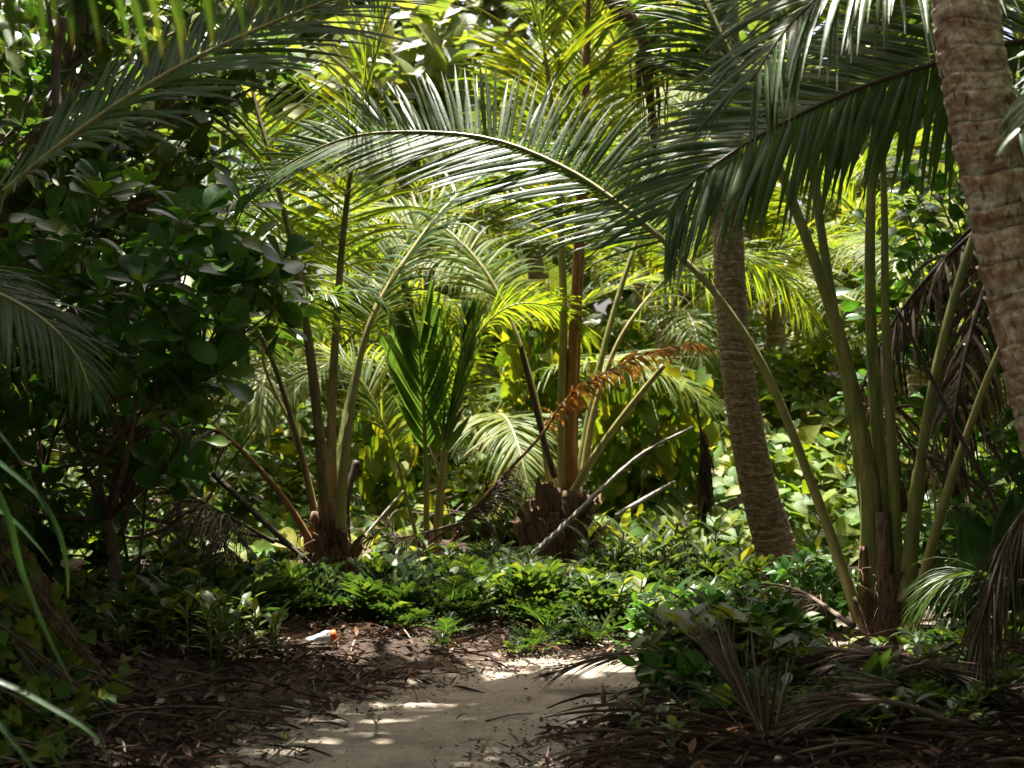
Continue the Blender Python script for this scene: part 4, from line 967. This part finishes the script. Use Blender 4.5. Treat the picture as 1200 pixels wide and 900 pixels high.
# ---- vine thickets: heart leaves over mounds
def vines(label, x0, x1, y0, y1, hfun, n, size, seed, parts_n=300, base=None):
    rng = np.random.default_rng(seed)
    x = rng.uniform(x0, x1, n); y = y0 + (y1 - y0) * rng.random(n) ** 1.15
    top = hfun(x, y)
    lump = .16 * wob(x, y, 2.3) + .1 * wob(x + 9, y, 5)
    z = np.maximum(.05, top + lump - rng.exponential(.13, n)) + ground_h(x, y)
    pos = np.stack([x, y, z], -1)
    o = thing('vine_thicket', base if base is not None else on_ground((x0 + x1) / 2, y0), label, 'vines')
    nr = np.array([0, -.35, 1.0]) + rng.normal(size=(n, 3)) * .38
    d = np.stack([rng.normal(size=n), -.5 + rng.normal(size=n) * .7, -.35 + rng.normal(size=n) * .3], -1)
    ln = size * rng.uniform(.55, 1.25, n)
    order = np.argsort(-(ln / y) - (z - top > -.05) * .02)
    me = leaf_mesh('heart', T_HEART, M['vine'])
    for i in order[:parts_n]: leaf_obj('leaf', me, pos[i], d[i], nr[i], ln[i], o)
    r = order[parts_n:]
    part('foliage', *batch(T_HEART, pos[r], d[r], nr[r], ln[r]), M['vine'], o, origin=ORG[o.name], stuff=True)
    for k in range(10):
        q = np.array([rng.uniform(x0, x1), rng.uniform(y0, (y0 + y1) / 2), 0.])
        c = []
        for j in range(5):
            qq = q + [j * rng.uniform(.1, .3), j * .15, 0]
            c.append([qq[0], qq[1], float(max(.05, hfun(qq[0], qq[1]))) + gh(qq[0], qq[1]) - .05 + rng.normal() * .06])
        part('stem', *tube(spline(c, 16), .007, 5), M['twig'], o)
    return o
vines('sunlit mound of yellow green heart leaved vines around the ringed grey trunk', .7, 6.2, 12.6, 21, lambda x, y: .12 + .34 * np.maximum(0, y - 13.0) * smooth(.2, 1.5, x) , 5200, .21, 31)
vines('sunlit heart leaved vines behind the dark stalks of the left palm', -5.2, -.9, 12.6, 20, lambda x, y: .1 + .3 * np.maximum(0, y - 12.8), 3600, .2, 32)
vines('heart leaved vines piled behind the shaggy brown stump', -.9, .8, 14.2, 20, lambda x, y: .2 + .27 * np.maximum(0, y - 13.6), 1900, .2, 33)
vines('vine covered bank under the fronds beside the leaning fibrous foot', -3.3, -1.85, 5.7, 7.1, lambda x, y: .12 + .95 * smooth(1.95, 2.7, -x), 1100, .085, 34)

# climbing vine sheets on dead stems behind the centre palm
def climber(px0, px1, py0, py1, d, n, size, label, seed):
    rng = np.random.default_rng(seed)
    px = rng.uniform(px0, px1, n); py = rng.uniform(py0, py1, n)
    pos = np.array([P(a, b_, d + rng.uniform(-.4, .4)) for a, b_ in zip(px, py)])
    c = (px0 + px1) / 2
    base = on_ground(P(c, 600, d)[0], d)
    o = thing('climbing_vine', base, label, 'vine')
    top = P(c, py0, d)
    for k in range(4):
        part('stem', *tube(spline([base + rng.normal(size=3) * [.3, .2, 0], (base + top) / 2 + rng.normal(size=3) * .2, P(rng.uniform(px0, px1), py0, d)], 20), .012, 6), M['twig'], o)
    nr = np.array([0, -.9, .6]) + rng.normal(size=(n, 3)) * .4
    dd = np.array([0, -.2, -1.]) + rng.normal(size=(n, 3)) * .4
    ln = size * rng.uniform(.6, 1.2, n); me = leaf_mesh('heart', T_HEART, M['vine'])
    k = min(n, 200)
    for i in range(k): leaf_obj('leaf', me, pos[i], dd[i], nr[i], ln[i], o)
    if n > k: part('foliage', *batch(T_HEART, pos[k:], dd[k:], nr[k:], ln[k:]), M['vine'], o, origin=base, stuff=True)
climber(690, 830, 430, 600, 14.6, 330, .21, 'curtain of heart leaved vine hanging right of the reddish stalks', 41)
climber(590, 655, 330, 520, 15.4, 220, .2, 'curtain of heart leaved vine hanging left of the reddish stalks', 42)
climber(425, 480, 480, 620, 14.2, 150, .2, 'curtain of heart leaved vine behind the small green sapling', 43)

# ---- ferns and herbs
def copy_tree(root, loc, rz, sc, label=None, group=None):
    r = root.copy(); COL.objects.link(r); r.location = Vector(loc); r.rotation_euler = (0, 0, rz); r.scale = (sc,) * 3
    if label: r['label'] = label
    if group: r['group'] = group
    for ch in root.children:
        c = ch.copy(); COL.objects.link(c); c.parent = r; c.matrix_parent_inverse = ch.matrix_parent_inverse.copy()
    return r
def make_plant(name, label, cat, group, kind, seed):
    rng = np.random.default_rng(seed)
    o = thing(name, (0, 0, 0), label, cat, group)
    if kind == 'fern':
        me = leaf_mesh('lobed', T_LOBED, M['fern'])
        for i in range(9):
            a = i * 2.4 + rng.uniform(-.3, .3); e = math.radians(rng.uniform(25, 72))
            d = np.array([math.cos(a) * math.cos(e), math.sin(a) * math.cos(e), math.sin(e)])
            leaf_obj('leaf', me, d * .02, d, np.array([-d[0] * .6, -d[1] * .6, 1.]) + rng.normal(size=3) * .1, rng.uniform(.26, .42), o)
    elif kind == 'herb':
        H = .32
        part('stem', *tube(spline([(0, 0, -.05), (.01, 0, .15), (.03, .01, H)], 8), .006, 5), M['petiole'], o, origin=(0, 0, 0))
        me = leaf_mesh('lanc', T_LANC, M['herb'])
        for i in range(14):
            f = .25 + .75 * i / 13; a = i * 2.4; e = math.radians(15 + 45 * f)
            d = np.array([math.cos(a) * math.cos(e), math.sin(a) * math.cos(e), math.sin(e)])
            leaf_obj('leaf', me, (.03 * f * f, .01 * f, H * f), d, (-d[0] * .5, -d[1] * .5, 1.), rng.uniform(.13, .2), o)
    elif kind == 'broad':
        me = leaf_mesh('oval', T_OVAL, M['herb'])
        for s in range(3):
            q = rng.normal(size=2) * .06
            tip = np.array([q[0] * 3, q[1] * 3, rng.uniform(.2, .36)])
            part('stem', *tube(spline([(q[0], q[1], -.05), (q[0] * 2, q[1] * 2, tip[2] * .55), tip], 7), .005, 5), M['petiole'], o, origin=(0, 0, 0))
            for i in range(6):
                f = .35 + .65 * i / 5; a = i * 2.4 + s; e = math.radians(12 + 30 * f)
                d = np.array([math.cos(a) * math.cos(e), math.sin(a) * math.cos(e), math.sin(e)])
                leaf_obj('leaf', me, tip * f, d, (-d[0] * .4, -d[1] * .4, 1.), rng.uniform(.1, .17), o)
    elif kind == 'sprout':
        me = leaf_mesh('oval_s', T_LANC, M['sprout'], 1.35)
        for i in range(5):
            a = i * 2.4 + rng.uniform(-.3, .3); e = math.radians(rng.uniform(50, 82))
            d = np.array([math.cos(a) * math.cos(e), math.sin(a) * math.cos(e), math.sin(e)])
            leaf_obj('leaf', me, (0, 0, .02), d, (-d[0], -d[1], .6), rng.uniform(.2, .34), o)
    return o
PLANTS = {
    'fern': [make_plant('fern', 'x', 'fern', 'x', 'fern', s) for s in (1, 2, 3)],
    'herb': [make_plant('leafy_herb', 'x', 'herb', 'x', 'herb', s) for s in (4, 5)],
    'broad': [make_plant('broadleaf_herb', 'x', 'herb', 'x', 'broad', s) for s in (6, 7)],
    'sprout': [make_plant('palm_sprout', 'x', 'sprout', 'x', 'sprout', s) for s in (8, 9)]}
used = set()
def plant(kind, pos, sc, label, group, k=0):
    src = PLANTS[kind][k % len(PLANTS[kind])]
    rz = RNG.uniform(0, 6.28)
    if src.name not in used:
        used.add(src.name); src.location = Vector(pos); src.rotation_euler = (0, 0, rz); src.scale = (sc,) * 3
        src['label'] = label; src['group'] = group
        return src
    return copy_tree(src, pos, rz, sc, label, group)
LMK = [('near the brown fibrous palm base', D0), ('near the small upright sapling', E0), ('near the shaggy brown stump', F0), ('near the ringed grey trunk', G(915, 668)), ('near the thick green stalks', B0),
       ('near the leaning fibrous foot', G(82, 812)), ('near the orange capped bottle', G(376, 757)), ('near the small clear bottle', G(742, 852)), ('near the bend of the sand', np.array([.5, 8.9, 0])), ('under the glossy shrub', np.array([-2.3, 8.6, 0])),
       ('near the curved pale rib', G(905, 890))]
def bed(kind, spots, look, group, s0, s1):
    for i, (x, y) in enumerate(spots):
        sc_ = RNG.uniform(s0, s1)
        lm = min(LMK, key=lambda l: math.hypot(l[1][0] - x, l[1][1] - y))[0]
        size = 'larger' if sc_ > s0 + .62 * (s1 - s0) else 'smaller' if sc_ < s0 + .3 * (s1 - s0) else 'medium'
        plant(kind, on_ground(x, y), sc_, size + ' ' + look + ' ' + lm, group, i)
FEET = [(352, 432, dD), (485, 520, dE), (985, 1090, dB + .1), (628, 684, dF), (890, 945, dC)]
def scatter(px0, px1, y0, y1, n, rng, mind=.5):
    out = []; tries = 0
    while len(out) < n:
        tries += 1
        if tries > 6000: break
        y = rng.uniform(y0, y1); px = rng.uniform(px0, px1); x = (px - 600) / F_PX * y
        if any(a < px < b_ and dd - 2.7 < y < dd for a, b_, dd in FEET): continue
        if wob(x * 1.2 + 3, y * 1.2, 2.0) < -.3 and rng.random() < .8: continue
        if path_dist(np.array([x]), np.array([y]))[0] > mind + .25 and math.hypot(x + 1.22, y - 8.75) > .5: out.append((x, y))
    return out
rp = np.random.default_rng(17)
bed('fern', scatter(405, 740, 8.95, 10.5, 36, rp), 'lobed green fern beyond the path', 'ferns beyond the bend of the path', .5, 1.35)
bed('fern', scatter(560, 760, 10.6, 12.4, 22, rp), 'sunlit lobed fern', 'ferns below the shaggy stump', .7, 1.05)
bed('fern', scatter(180, 400, 8.6, 10.4, 30, rp), 'dark lobed fern on the bank', 'ferns on the shady left bank', .8, 1.3)
bed('broad', scatter(60, 260, 7.9, 9.4, 22, rp), 'leafy oval leaved herb on the bank', 'oval leaved herbs on the left bank', .8, 1.3)
bed('herb', scatter(100, 330, 7.7, 8.6, 14, rp), 'narrow leaved herb at the litter edge', 'narrow leaved herbs at the litter edge', .6, 1.0)
bed('herb', scatter(640, 960, 10.4, 12.6, 38, rp), 'sunlit narrow leaved yellow green herb', 'sunlit herbs below the ringed trunk', .4, 1.5)
bed('broad', scatter(420, 760, 9.3, 11.3, 30, rp), 'oval leaved herb among the ferns', 'oval leaved herbs among the ferns', .4, 1.05)
bed('broad', scatter(735, 900, 7.3, 9.3, 26, rp), 'shaded oval leaved herb', 'shaded herbs right of the path', .8, 1.35)
bed('fern', scatter(760, 960, 8.8, 11.0, 16, rp), 'shaded lobed fern by dry fronds', 'shaded ferns right of the path', .8, 1.3)
bed('broad', [tuple(G(x, y)[:2]) for x, y in ((760, 888), (782, 895), (742, 868))], 'low green seedling beside the sand', 'seedlings by the dry fronds', .4, .55)
bed('fern', scatter(860, 1190, 6.2, 8.6, 26, rp), 'shaded lobed fern in the dry heap', 'ferns in the dry heap', .45, .8)
bed('broad', scatter(820, 1150, 6.0, 8.0, 26, rp), 'shaded seedling in the dry heap', 'seedlings in the dry heap', .4, .75)
bed('fern', scatter(330, 720, 8.5, 9.3, 16, rp), 'little lobed fern in the leaf litter', 'little ferns in the leaf litter', .25, .55)
bed('sprout', [tuple(G(x, y)[:2]) for x, y in ((982, 800), (1018, 836), (1066, 772))], 'bright green palm sprout', 'palm sprouts under the thick stalks', .75, 1.1)
bed('broad', [tuple(G(x, y)[:2]) for x, y in ((30, 800), (12, 775), (45, 770), (20, 840), (60, 880))], 'low yellow green herb', 'herbs beside the leaning foot', .6, 1.0)
bed('herb', [tuple(G(x, y)[:2]) for x, y in ((305, 845), (440, 868), (335, 880), (250, 800))], 'tiny green weed in trodden dirt', 'tiny weeds in the dirt', .18, .32)

# broad pleated leaf in the dark on the right
b = on_ground(P(1185, 720, 8.2)[0], 8.2)
bl = thing('palm_sapling', b, 'dark sapling with broad pleated undivided leaves behind the hanging dry frond', 'palm sapling')
for tip, side in (((1125, 600), 1), ((1190, 570), 1), ((1235, 620), -1)):
    c0, c1 = b + [0, 0, .05], P(*tip, 8.15); mid = (c0 + c1) / 2 + [0, -.05, .1]
    pts = spline([c0, mid, c1], 20)
    T, Nn, S = frames(pts, (.25 * side, -1, .1))
    V, UV = [], []
    for i in range(20):
        u = i / 19; w = .17 * math.sin(math.pi * min(1, max(0, (u - .2) / .8)) ** .8) + .006
        for j in range(17):
            c = j / 8 - 1
            V.append(pts[i] + S[i] * w * c + Nn[i] * ((.012 if j % 2 else -.012) * min(1, w * 10) + .05 * abs(c) * w)); UV.append((c, u * .8))
    i0 = (np.arange(19)[:, None] * 17 + np.arange(16)[None]).reshape(-1)
    part('leaf', np.array(V), [np.stack([i0, i0 + 1, i0 + 18, i0 + 17], -1)], np.array(UV), M['pleat'], bl)
stalk(bl, [b - [0, 0, .1], b + [0, 0, .15], b + [0, 0, .3]], .035, .025, M['petiole'], 'stem')

# ---- dry fronds heaped on the right and a few on the left
def dry_frond(ctrl, label, seed, n=42, Lmax=.5, wmax=.0062, r0=.018, t0=.25, split=False, va=20, vb=20, droop=.4, mat='dead', rm='twig', group=None, a0=30, **kw):
    o = thing('fallen_frond', ctrl[0], label, 'dead frond', group)
    add_frond(o, ctrl, M[rm], M[mat], split, 'frond_rib', n=int(n * 1.7), Lmax=Lmax, wmax=wmax, t0=t0, r0=r0, va=va, vb=vb, a0=a0, a1=12, droop=droop, jit=.14, twist=40, seed=seed, blunt=.25, flare=1.1, fold=.5, **kw)
    return o
gz = lambda px, py, h=.05: G(px, py) + [0, 0, h]
dry_frond([gz(912, 940, .16), P(905, 895, 5.6), P(892, 855, 5.65), P(868, 810, 5.75), P(846, 765, 5.9)], 'dry brown frond with curved pale rib fanning upward at the right of the path', 81, n=30, Lmax=.5, split=True, t0=.28, va=25, vb=20, droop=.0, a0=34, r0=.013, rm='grey_wood')
dry_frond([gz(1045, 850, .12), P(990, 815, 6.9), P(930, 800, 7.0), P(870, 815, 7.0)], 'dry brown frond lying bent below the thick stalks beside the palm sprouts', 82, n=40, Lmax=.5, split=True, va=5, vb=-15, droop=.8, a0=26)
dry_frond([gz(1050, 820, .25), P(960, 760, 7.6), P(880, 720, 7.9), P(800, 715, 8.1)], 'dark dry frond stretched toward the path from the thick stalks', 83, n=44, Lmax=.55, va=5, vb=-20, droop=1.3)
dry_frond([gz(1000, 800, .3), P(930, 690, 8.4), P(865, 690, 8.7), P(800, 740, 9.0)], 'arched dark dry frond hanging over the shaded herbs right of the path', 84, n=44, Lmax=.5, va=0, vb=-30, droop=1.6)
dry_frond([gz(1190, 850, .1), P(1120, 790, 7.2), P(1040, 790, 7.1), P(960, 810, 7.0)], 'flattened grey brown dry frond lying under the pleated sprouts', 85, n=46, Lmax=.55, split=True, va=5, vb=0, droop=.5)
dry_frond([P(1260, 560, 6.6), P(1200, 600, 6.5), P(1160, 690, 6.45), P(1140, 790, 6.4)], 'dry brown frond hanging down in the dark under the leaning cracked trunk', 86, n=40, Lmax=.6, split=True, va=-20, vb=-30, droop=1.8, a0=24)
dry_frond([gz(1080, 930, .05), P(1010, 880, 6.0), P(940, 880, 6.0), P(870, 890, 5.95)], 'dry frond spread flat over the litter below the curved pale rib', 87, n=46, Lmax=.5, va=5, vb=0, droop=.3)
dry_frond([gz(880, 880, .03), P(840, 850, 6.55), P(800, 845, 6.7), P(750, 850, 6.65)], 'thin dry frond lying toward the sand beside the small clear bottle', 88, n=34, Lmax=.4, va=5, vb=5, droop=.3)
dry_frond([gz(1250, 790, .5), P(1190, 680, 7.9), P(1130, 672, 7.9), P(1075, 705, 7.9)], 'half green drooping frond across the dark right bank', 89, n=50, Lmax=.5, va=0, vb=-20, droop=1.4, mat='coco', rm='petiole')
dry_frond([gz(1120, 870, .04), P(1060, 850, 6.5), P(990, 855, 6.4), P(920, 850, 6.4)], 'broken dry frond tangled in the heap below the thick stalks', 91, n=40, Lmax=.5, va=15, vb=0, droop=.5)
dry_frond([gz(1100, 905, .06), P(1040, 862, 6.1), P(980, 848, 6.2), P(900, 858, 6.25)], 'long dry frond lying across the heap below the curled bract', 92, n=40, Lmax=.5, va=8, vb=-5, droop=.5, a0=24)
dry_frond([gz(250, 690, .5), P(262, 640, 9.6), P(270, 620, 9.6), P(300, 650, 9.5)], 'grey withered frond tip curled in the dark by the left palm', 93, n=26, Lmax=.32, va=10, vb=-20, droop=1.5, split=True)
dry_frond([gz(140, 740, .6), P(150, 600, 8.6), P(150, 520, 8.8), P(190, 500, 9.0)], 'dead frond hanging in the dark under the glossy shrub', 94, n=40, Lmax=.6, va=-10, vb=-40, droop=2.2)
dry_frond([gz(320, 700, .4), P(240, 590, 9.2), P(170, 560, 9.2), P(110, 600, 9.2)], 'dead brown frond bent over in the shade left of the orange stalk', 95, n=44, Lmax=.6, va=-10, vb=-30, droop=2.0)
dry_frond([gz(130, 775, .05), P(100, 745, 7.9), P(60, 730, 8.0), P(20, 735, 8.0)], 'dark frond drooping beside the leaning fibrous foot', 96, n=30, Lmax=.35, va=-10, vb=-20, droop=1.5)
dry_frond([gz(200, 770, .02), gz(285, 772, .05), gz(370, 765, .05)], 'dry frond rib with thin leaflets lying in front of the plastic bottle', 97, n=30, Lmax=.3, va=8, vb=5, droop=.2)
dry_frond([P(495, 640, 12.0), P(540, 610, 11.8), P(575, 575, 11.8), P(600, 545, 12.0)], 'tangle of withered stalks between the small sapling and the shaggy stump', 98, n=40, Lmax=.5, va=-20, vb=-30, droop=2.4, rm='twig')
dry_frond([gz(540, 690, .5), P(470, 630, 11.5), P(455, 615, 11.6), P(420, 640, 11.6)], 'withered grey frond at the foot of the small green sapling', 99, n=26, Lmax=.4, va=-5, vb=-20, droop=1.6)
dry_frond([P(815, 470, 12.3), P(822, 510, 12.3), P(826, 560, 12.3), P(824, 610, 12.3)], 'brown withered leaf bunch hanging left of the ringed grey trunk', 100, n=26, Lmax=.3, wmax=.016, va=-10, vb=-20, droop=2.)

rh = np.random.default_rng(77)
for k in range(9):
    px, py = rh.uniform(850, 1190), rh.uniform(800, 905); q = G(px, py); a = rh.uniform(-.6, .6) + (math.pi if rh.random() < .6 else 0); ln = rh.uniform(.6, 1.2)
    c = [q + np.array([math.cos(a) * ln * t, math.sin(a) * ln * t * .6, rh.uniform(.04, .12) + .1 * math.sin(3.1 * t)]) for t in (0, .35, .7, 1)]
    dry_frond(c, 'withered brown frond lying in the tangled heap below the thick stalks', 300 + k, n=30, Lmax=.42, wmax=.0055, va=10, vb=-5, droop=.5, a0=26, group='withered fronds in the heap')
# pale torn leaf sheaths by the foot on the left, curled bract on the right
def sheath(c, w, label, mat, cat='leaf sheath'):
    pts = spline(c, 12); T, Nn, S = frames(pts)
    V, UV = [], []
    for i in range(12):
        u = i / 11; ww = w * math.sin(math.pi * (.12 + .8 * u))
        for j in range(7):
            a = (j / 6 - .5) * 2.2
            V.append(pts[i] + S[i] * ww * math.sin(a) + Nn[i] * ww * (math.cos(a) - .8) * .6); UV.append((j / 3 - 1, u))
    i0 = (np.arange(11)[:, None] * 7 + np.arange(6)[None]).reshape(-1)
    o = part('leaf_sheath', np.array(V), [np.stack([i0, i0 + 1, i0 + 8, i0 + 7], -1)], np.array(UV), mat, None)
    return tag(o, label, cat)
sheath([gz(55, 858, .05), gz(85, 848, .07), gz(120, 838, .06)], .035, 'pale torn sheath lying on the litter by the leaning foot', M['grey_wood'])
sheath([gz(75, 835, .06), gz(88, 825, .1), gz(98, 812, .12)], .03, 'short pale sheath propped against the leaning fibrous foot', M['grey_wood'])
sheath([gz(1062, 850, .1), P(1076, 820, 6.7), P(1086, 790, 6.75)], .05, 'curled reddish brown bract standing under the thick stalks', M['husk'])
sheath([gz(1060, 845, .12), P(1052, 825, 6.7), P(1048, 808, 6.75)], .03, 'small split brown bract beside the taller curled one', M['husk'])

# ---- leaf litter and twigs
rl = np.random.default_rng(23)
def litter_xy(n, f):
    out = np.zeros((0, 2))
    while len(out) < n:
        x = rl.uniform(-4.5, 4.5, 8000); y = rl.uniform(4.6, 11.5, 8000)
        keep = rl.random(8000) < f(x, y, path_dist(x, y))
        out = np.vstack([out, np.stack([x, y], -1)[keep]])
    return out[:n]
def dens(x, y, pd):
    e = .38 + .09 * wob(x, y, 2.2)
    return np.where(pd < e - .12, .004, np.clip((pd - e + .12) / .3, 0, 1) * (.25 + .75 * smooth(.5, .9, pd)) * (.4 + .6 * smooth(-.4, .5, wob(x, y, 3))))
def lay(xy, z0, z1):
    z = ground_h(xy[:, 0], xy[:, 1]) + rl.uniform(z0, z1, len(xy)) + .012
    return np.column_stack([xy, z])
xy = litter_xy(11000, lambda x, y, pd: dens(x, y, pd) * np.where(x > .7, .3, 1.)); n = len(xy)
d = np.column_stack([rl.normal(size=(n, 2)), rl.normal(size=n) * .25]); nr = np.array([0, 0, 1.]) + rl.normal(size=(n, 3)) * .4
o = part('leaf_litter', *batch(T_DRY, lay(xy, 0, .05), d, nr, rl.uniform(.02, .075, n), rl.uniform(.4, 1.1, n)), M['litter'], None, origin=(0, 0, 0), stuff=True)
o['label'] = 'brown dead leaves strewn beside the sand path'; o['category'] = 'leaf litter'
xy = litter_xy(8500, dens); n = len(xy)
d = np.column_stack([rl.normal(size=(n, 2)) * [1.3, .8], rl.normal(size=n) * .12]); nr = np.array([0, 0, 1.]) + rl.normal(size=(n, 3)) * .5
o = part('leaflet_litter', *batch(T_LANC, lay(xy, 0, .06), d, nr, rl.uniform(.06, .3, n), rl.uniform(.08, .3, n)), M['litter'], None, origin=(0, 0, 0), stuff=True)
o['label'] = 'thin dry palm leaflets and stalks strewn over the soil'; o['category'] = 'leaf litter'
xy = litter_xy(2400, lambda x, y, pd: dens(x, y, pd) * (x > .5) * (y < 9)); n = len(xy)
d = np.column_stack([rl.normal(size=(n, 2)) * [1.4, .7], rl.normal(size=n) * .16]); nr = np.array([0, 0, 1.]) + rl.normal(size=(n, 3)) * .6
o = part('strand_litter', *batch(T_LANC, lay(xy, 0, .11), d, nr, rl.uniform(.2, .55, n), rl.uniform(.05, .13, n)), M['dead'], None, origin=(0, 0, 0), stuff=True)
o['label'] = 'long thin dead leaflet strands matted under the thick stalks'; o['category'] = 'leaf litter'
# soil crumbs and bits on the path
xy = litter_xy(14000, lambda x, y, pd: np.where(pd < .8, .07 + .93 * smooth(.2, .6, pd), .3)); n = len(xy)
d = np.column_stack([rl.normal(size=(n, 2)), rl.normal(size=n) * .1]); nr = np.array([0, 0, 1.]) + rl.normal(size=(n, 3)) * .3
o = part('path_debris', *batch(T_DRY, lay(xy, 0, .012), d, nr, rl.uniform(.006, .034, n), rl.uniform(.2, 1., n)), M['litter'], None, origin=(0, 0, 0), stuff=True)
o['label'] = 'fine brown leaf crumbs scattered over sand and dirt'; o['category'] = 'leaf litter'
# bigger single leaves and sticks
me = leaf_mesh('dry', T_DRY, M['litter'])
for i, (x, y) in enumerate(litter_xy(40, lambda x, y, pd: (pd > .5) * (pd < 1.3) * 1.)):
    q = on_ground(x, y, .05)
    B = rot_basis(np.array([[rl.normal(), rl.normal(), .1]]), np.array([[rl.normal() * .4, rl.normal() * .4, 1]]))[0]
    f = link('fallen_leaf', me, q); f.matrix_world = Matrix.Translation(Vector(q)) @ Matrix(B.tolist()).to_4x4() @ Matrix.Scale(float(rl.uniform(.085, .135)), 4)
    tag(f, 'large curled brown dead leaf in the litter beside the path', 'dead leaf', 'large dead leaves beside the path')
for i, (x, y) in enumerate(litter_xy(26, lambda x, y, pd: (pd > .4) * (pd < 1.4) * 1.)):
    a = rl.uniform(0, 6.28); ln = rl.uniform(.15, .45)
    c = [on_ground(x + math.cos(a) * ln * t, y + math.sin(a) * ln * t, .03 + rl.uniform(0, .03)) for t in (-.5, 0, .5)]
    loose('twig', c, .007, .003, M['twig'], 'thin dry brown twig lying in the litter beside the path', 'twig', 'twigs in the litter', 6, 8)

# ---- thin hanging stems in the dark on the left
for k, (x0, y0, x1, y1, d) in enumerate([(150, 660, 138, 430, 9.4), (160, 690, 172, 470, 9.2), (120, 640, 210, 420, 9.6), (215, 640, 300, 500, 9.5), (95, 560, 180, 470, 9.0), (75, 20, 70, 140, 9.0), (240, 640, 180, 520, 9.3)]):
    loose('liana', [P(x0, y0, d), P((x0 + x1) / 2 + RNG.uniform(-12, 12), (y0 + y1) / 2, d + .1), P(x1, y1, d)], .012 if k != 5 else .035, .007 if k != 5 else .028, M['branch'] if k == 5 else M['twig'], ['thin dry liana strung through the dark under the glossy shrub', 'pinkish grey bare stem among the backlit leaves'][k == 5], 'liana', 'lianas in the dark under the shrub' if k != 5 else None, 7, 14)

# ---- litter left by people
def lathe(profile, sides=20):
    V, UV = [], []
    for x, r in profile:
        for j in range(sides):
            a = j / sides * 6.2832; V.append((x, r * math.cos(a), r * math.sin(a))); UV.append((j / sides, x))
    n = len(profile); i = np.arange(n - 1)[:, None] * sides; j = np.arange(sides)[None]; k = (j + 1) % sides
    return np.array(V), [np.stack([i + j, i + k, i + sides + k, i + sides + j], -1).reshape(-1, 4)], np.array(UV)
def plastic(name, col, rough, trans):
    m, nt, out = _mat(name); pb = N(nt, 'ShaderNodeBsdfPrincipled')
    tc = N(nt, 'ShaderNodeTexCoord'); no = N(nt, 'ShaderNodeTexNoise'); no.inputs['Scale'].default_value = 22; no.inputs['Detail'].default_value = 4
    L(nt, tc.outputs['Object'], no.inputs['Vector'])
    dm = N(nt, 'ShaderNodeMapRange'); dm.inputs[1].default_value = .5; dm.inputs[2].default_value = .62; L(nt, no.outputs[0], dm.inputs[0])
    c = mixc(nt, math_n(nt, 'MULTIPLY', dm.outputs[0], vb=.75 if trans else .2), col, (.16, .12, .085)); L(nt, c, pb.inputs['Base Color'])
    pb.inputs['Roughness'].default_value = rough; pb.inputs['Transmission Weight'].default_value = trans; pb.inputs['IOR'].default_value = 1.25
    bp = N(nt, 'ShaderNodeBump'); bp.inputs['Strength'].default_value = .4; bp.inputs['Distance'].default_value = .01
    L(nt, no.outputs[0], bp.inputs['Height']); L(nt, bp.outputs[0], pb.inputs['Normal'])
    L(nt, pb.outputs[0], out.inputs[0]); return m
M['clear'] = plastic('cloudy_clear_plastic', (.55, .63, .66), .32, .3)
M['orange'] = plastic('orange_plastic', (.75, .13, .02), .4, 0)
def bottle(pos, rz, ry, s, label, cap_r, cap_mat, name):
    o = thing(name, pos, label, 'bottle')
    o.rotation_euler = (0, ry, rz)
    V, Fs, UV = lathe([(-.115, .001), (-.115, .028), (-.105, .036), (-.07, .037), (-.06, .031), (-.05, .037), (-.02, .036), (-.012, .032), (0, .037), (.03, .039), (.045, .037), (.05, .034)])
    V *= s; V = V + np.random.default_rng(5).normal(size=V.shape) * .0028 * s
    V[:, 2] *= np.where(V[:, 0] < -.02 * s, .75, 1.)
    m1 = make_mesh('body', V, Fs, UV, M['clear']); link('body', m1, pos, o)
    V, Fs, UV = lathe([(.049, .001), (.049, cap_r), (.055, cap_r * 1.04), (.078, cap_r * 1.04), (.083, cap_r * .96), (.086, cap_r * .7), (.087, .001)])
    m2 = make_mesh('cap', V * s, Fs, UV, cap_mat); link('cap', m2, pos, o)
    return o
bottle(G(378, 760) + [0, 0, .06], .15, -.2, 1.0, 'crumpled clear plastic bottle with wide orange cap lying in the litter', .037, M['orange'], 'plastic_bottle')
bottle(G(742, 852) + [0, 0, .045], .1, 0.05, .75, 'small clear plastic bottle half hidden in herbs right of the sand', .02, M['clear'], 'plastic_bottle')

# ---- the wood beyond
rf = np.random.default_rng(29)
cl = []
for k in range(520):
    a = rf.uniform(-.62, .62); dist = rf.uniform(25, 34)
    dist = 24 + 14 * rf.random()
    c = np.array([math.sin(a) * dist, math.cos(a) * dist, (dist - 24) * 1.15 + rf.uniform(-.8, .8)])
    m = 40
    v = unit(m, rf) * rf.uniform(.4, 1, m)[:, None] * rf.uniform(.8, 1.6)
    cl.append(c + v * [1, .8, .8])
for k in range(420):  # unseen leaf ring around the camera, added to dim the sky light
    a = rf.uniform(.62, 2 * math.pi - .62); dist = rf.uniform(13, 24)
    c = np.array([math.sin(a) * dist, math.cos(a) * dist, rf.uniform(0, 11)])
    v = unit(36, rf) * rf.uniform(.4, 1, 36)[:, None] * rf.uniform(.9, 1.8)
    cl.append(c + v)
pos = np.vstack(cl); n = len(pos)
d = np.array([0, -.3, -.4]) + rf.normal(size=(n, 3)); nr = np.array([0, -.4, .8]) + rf.normal(size=(n, 3)) * .6
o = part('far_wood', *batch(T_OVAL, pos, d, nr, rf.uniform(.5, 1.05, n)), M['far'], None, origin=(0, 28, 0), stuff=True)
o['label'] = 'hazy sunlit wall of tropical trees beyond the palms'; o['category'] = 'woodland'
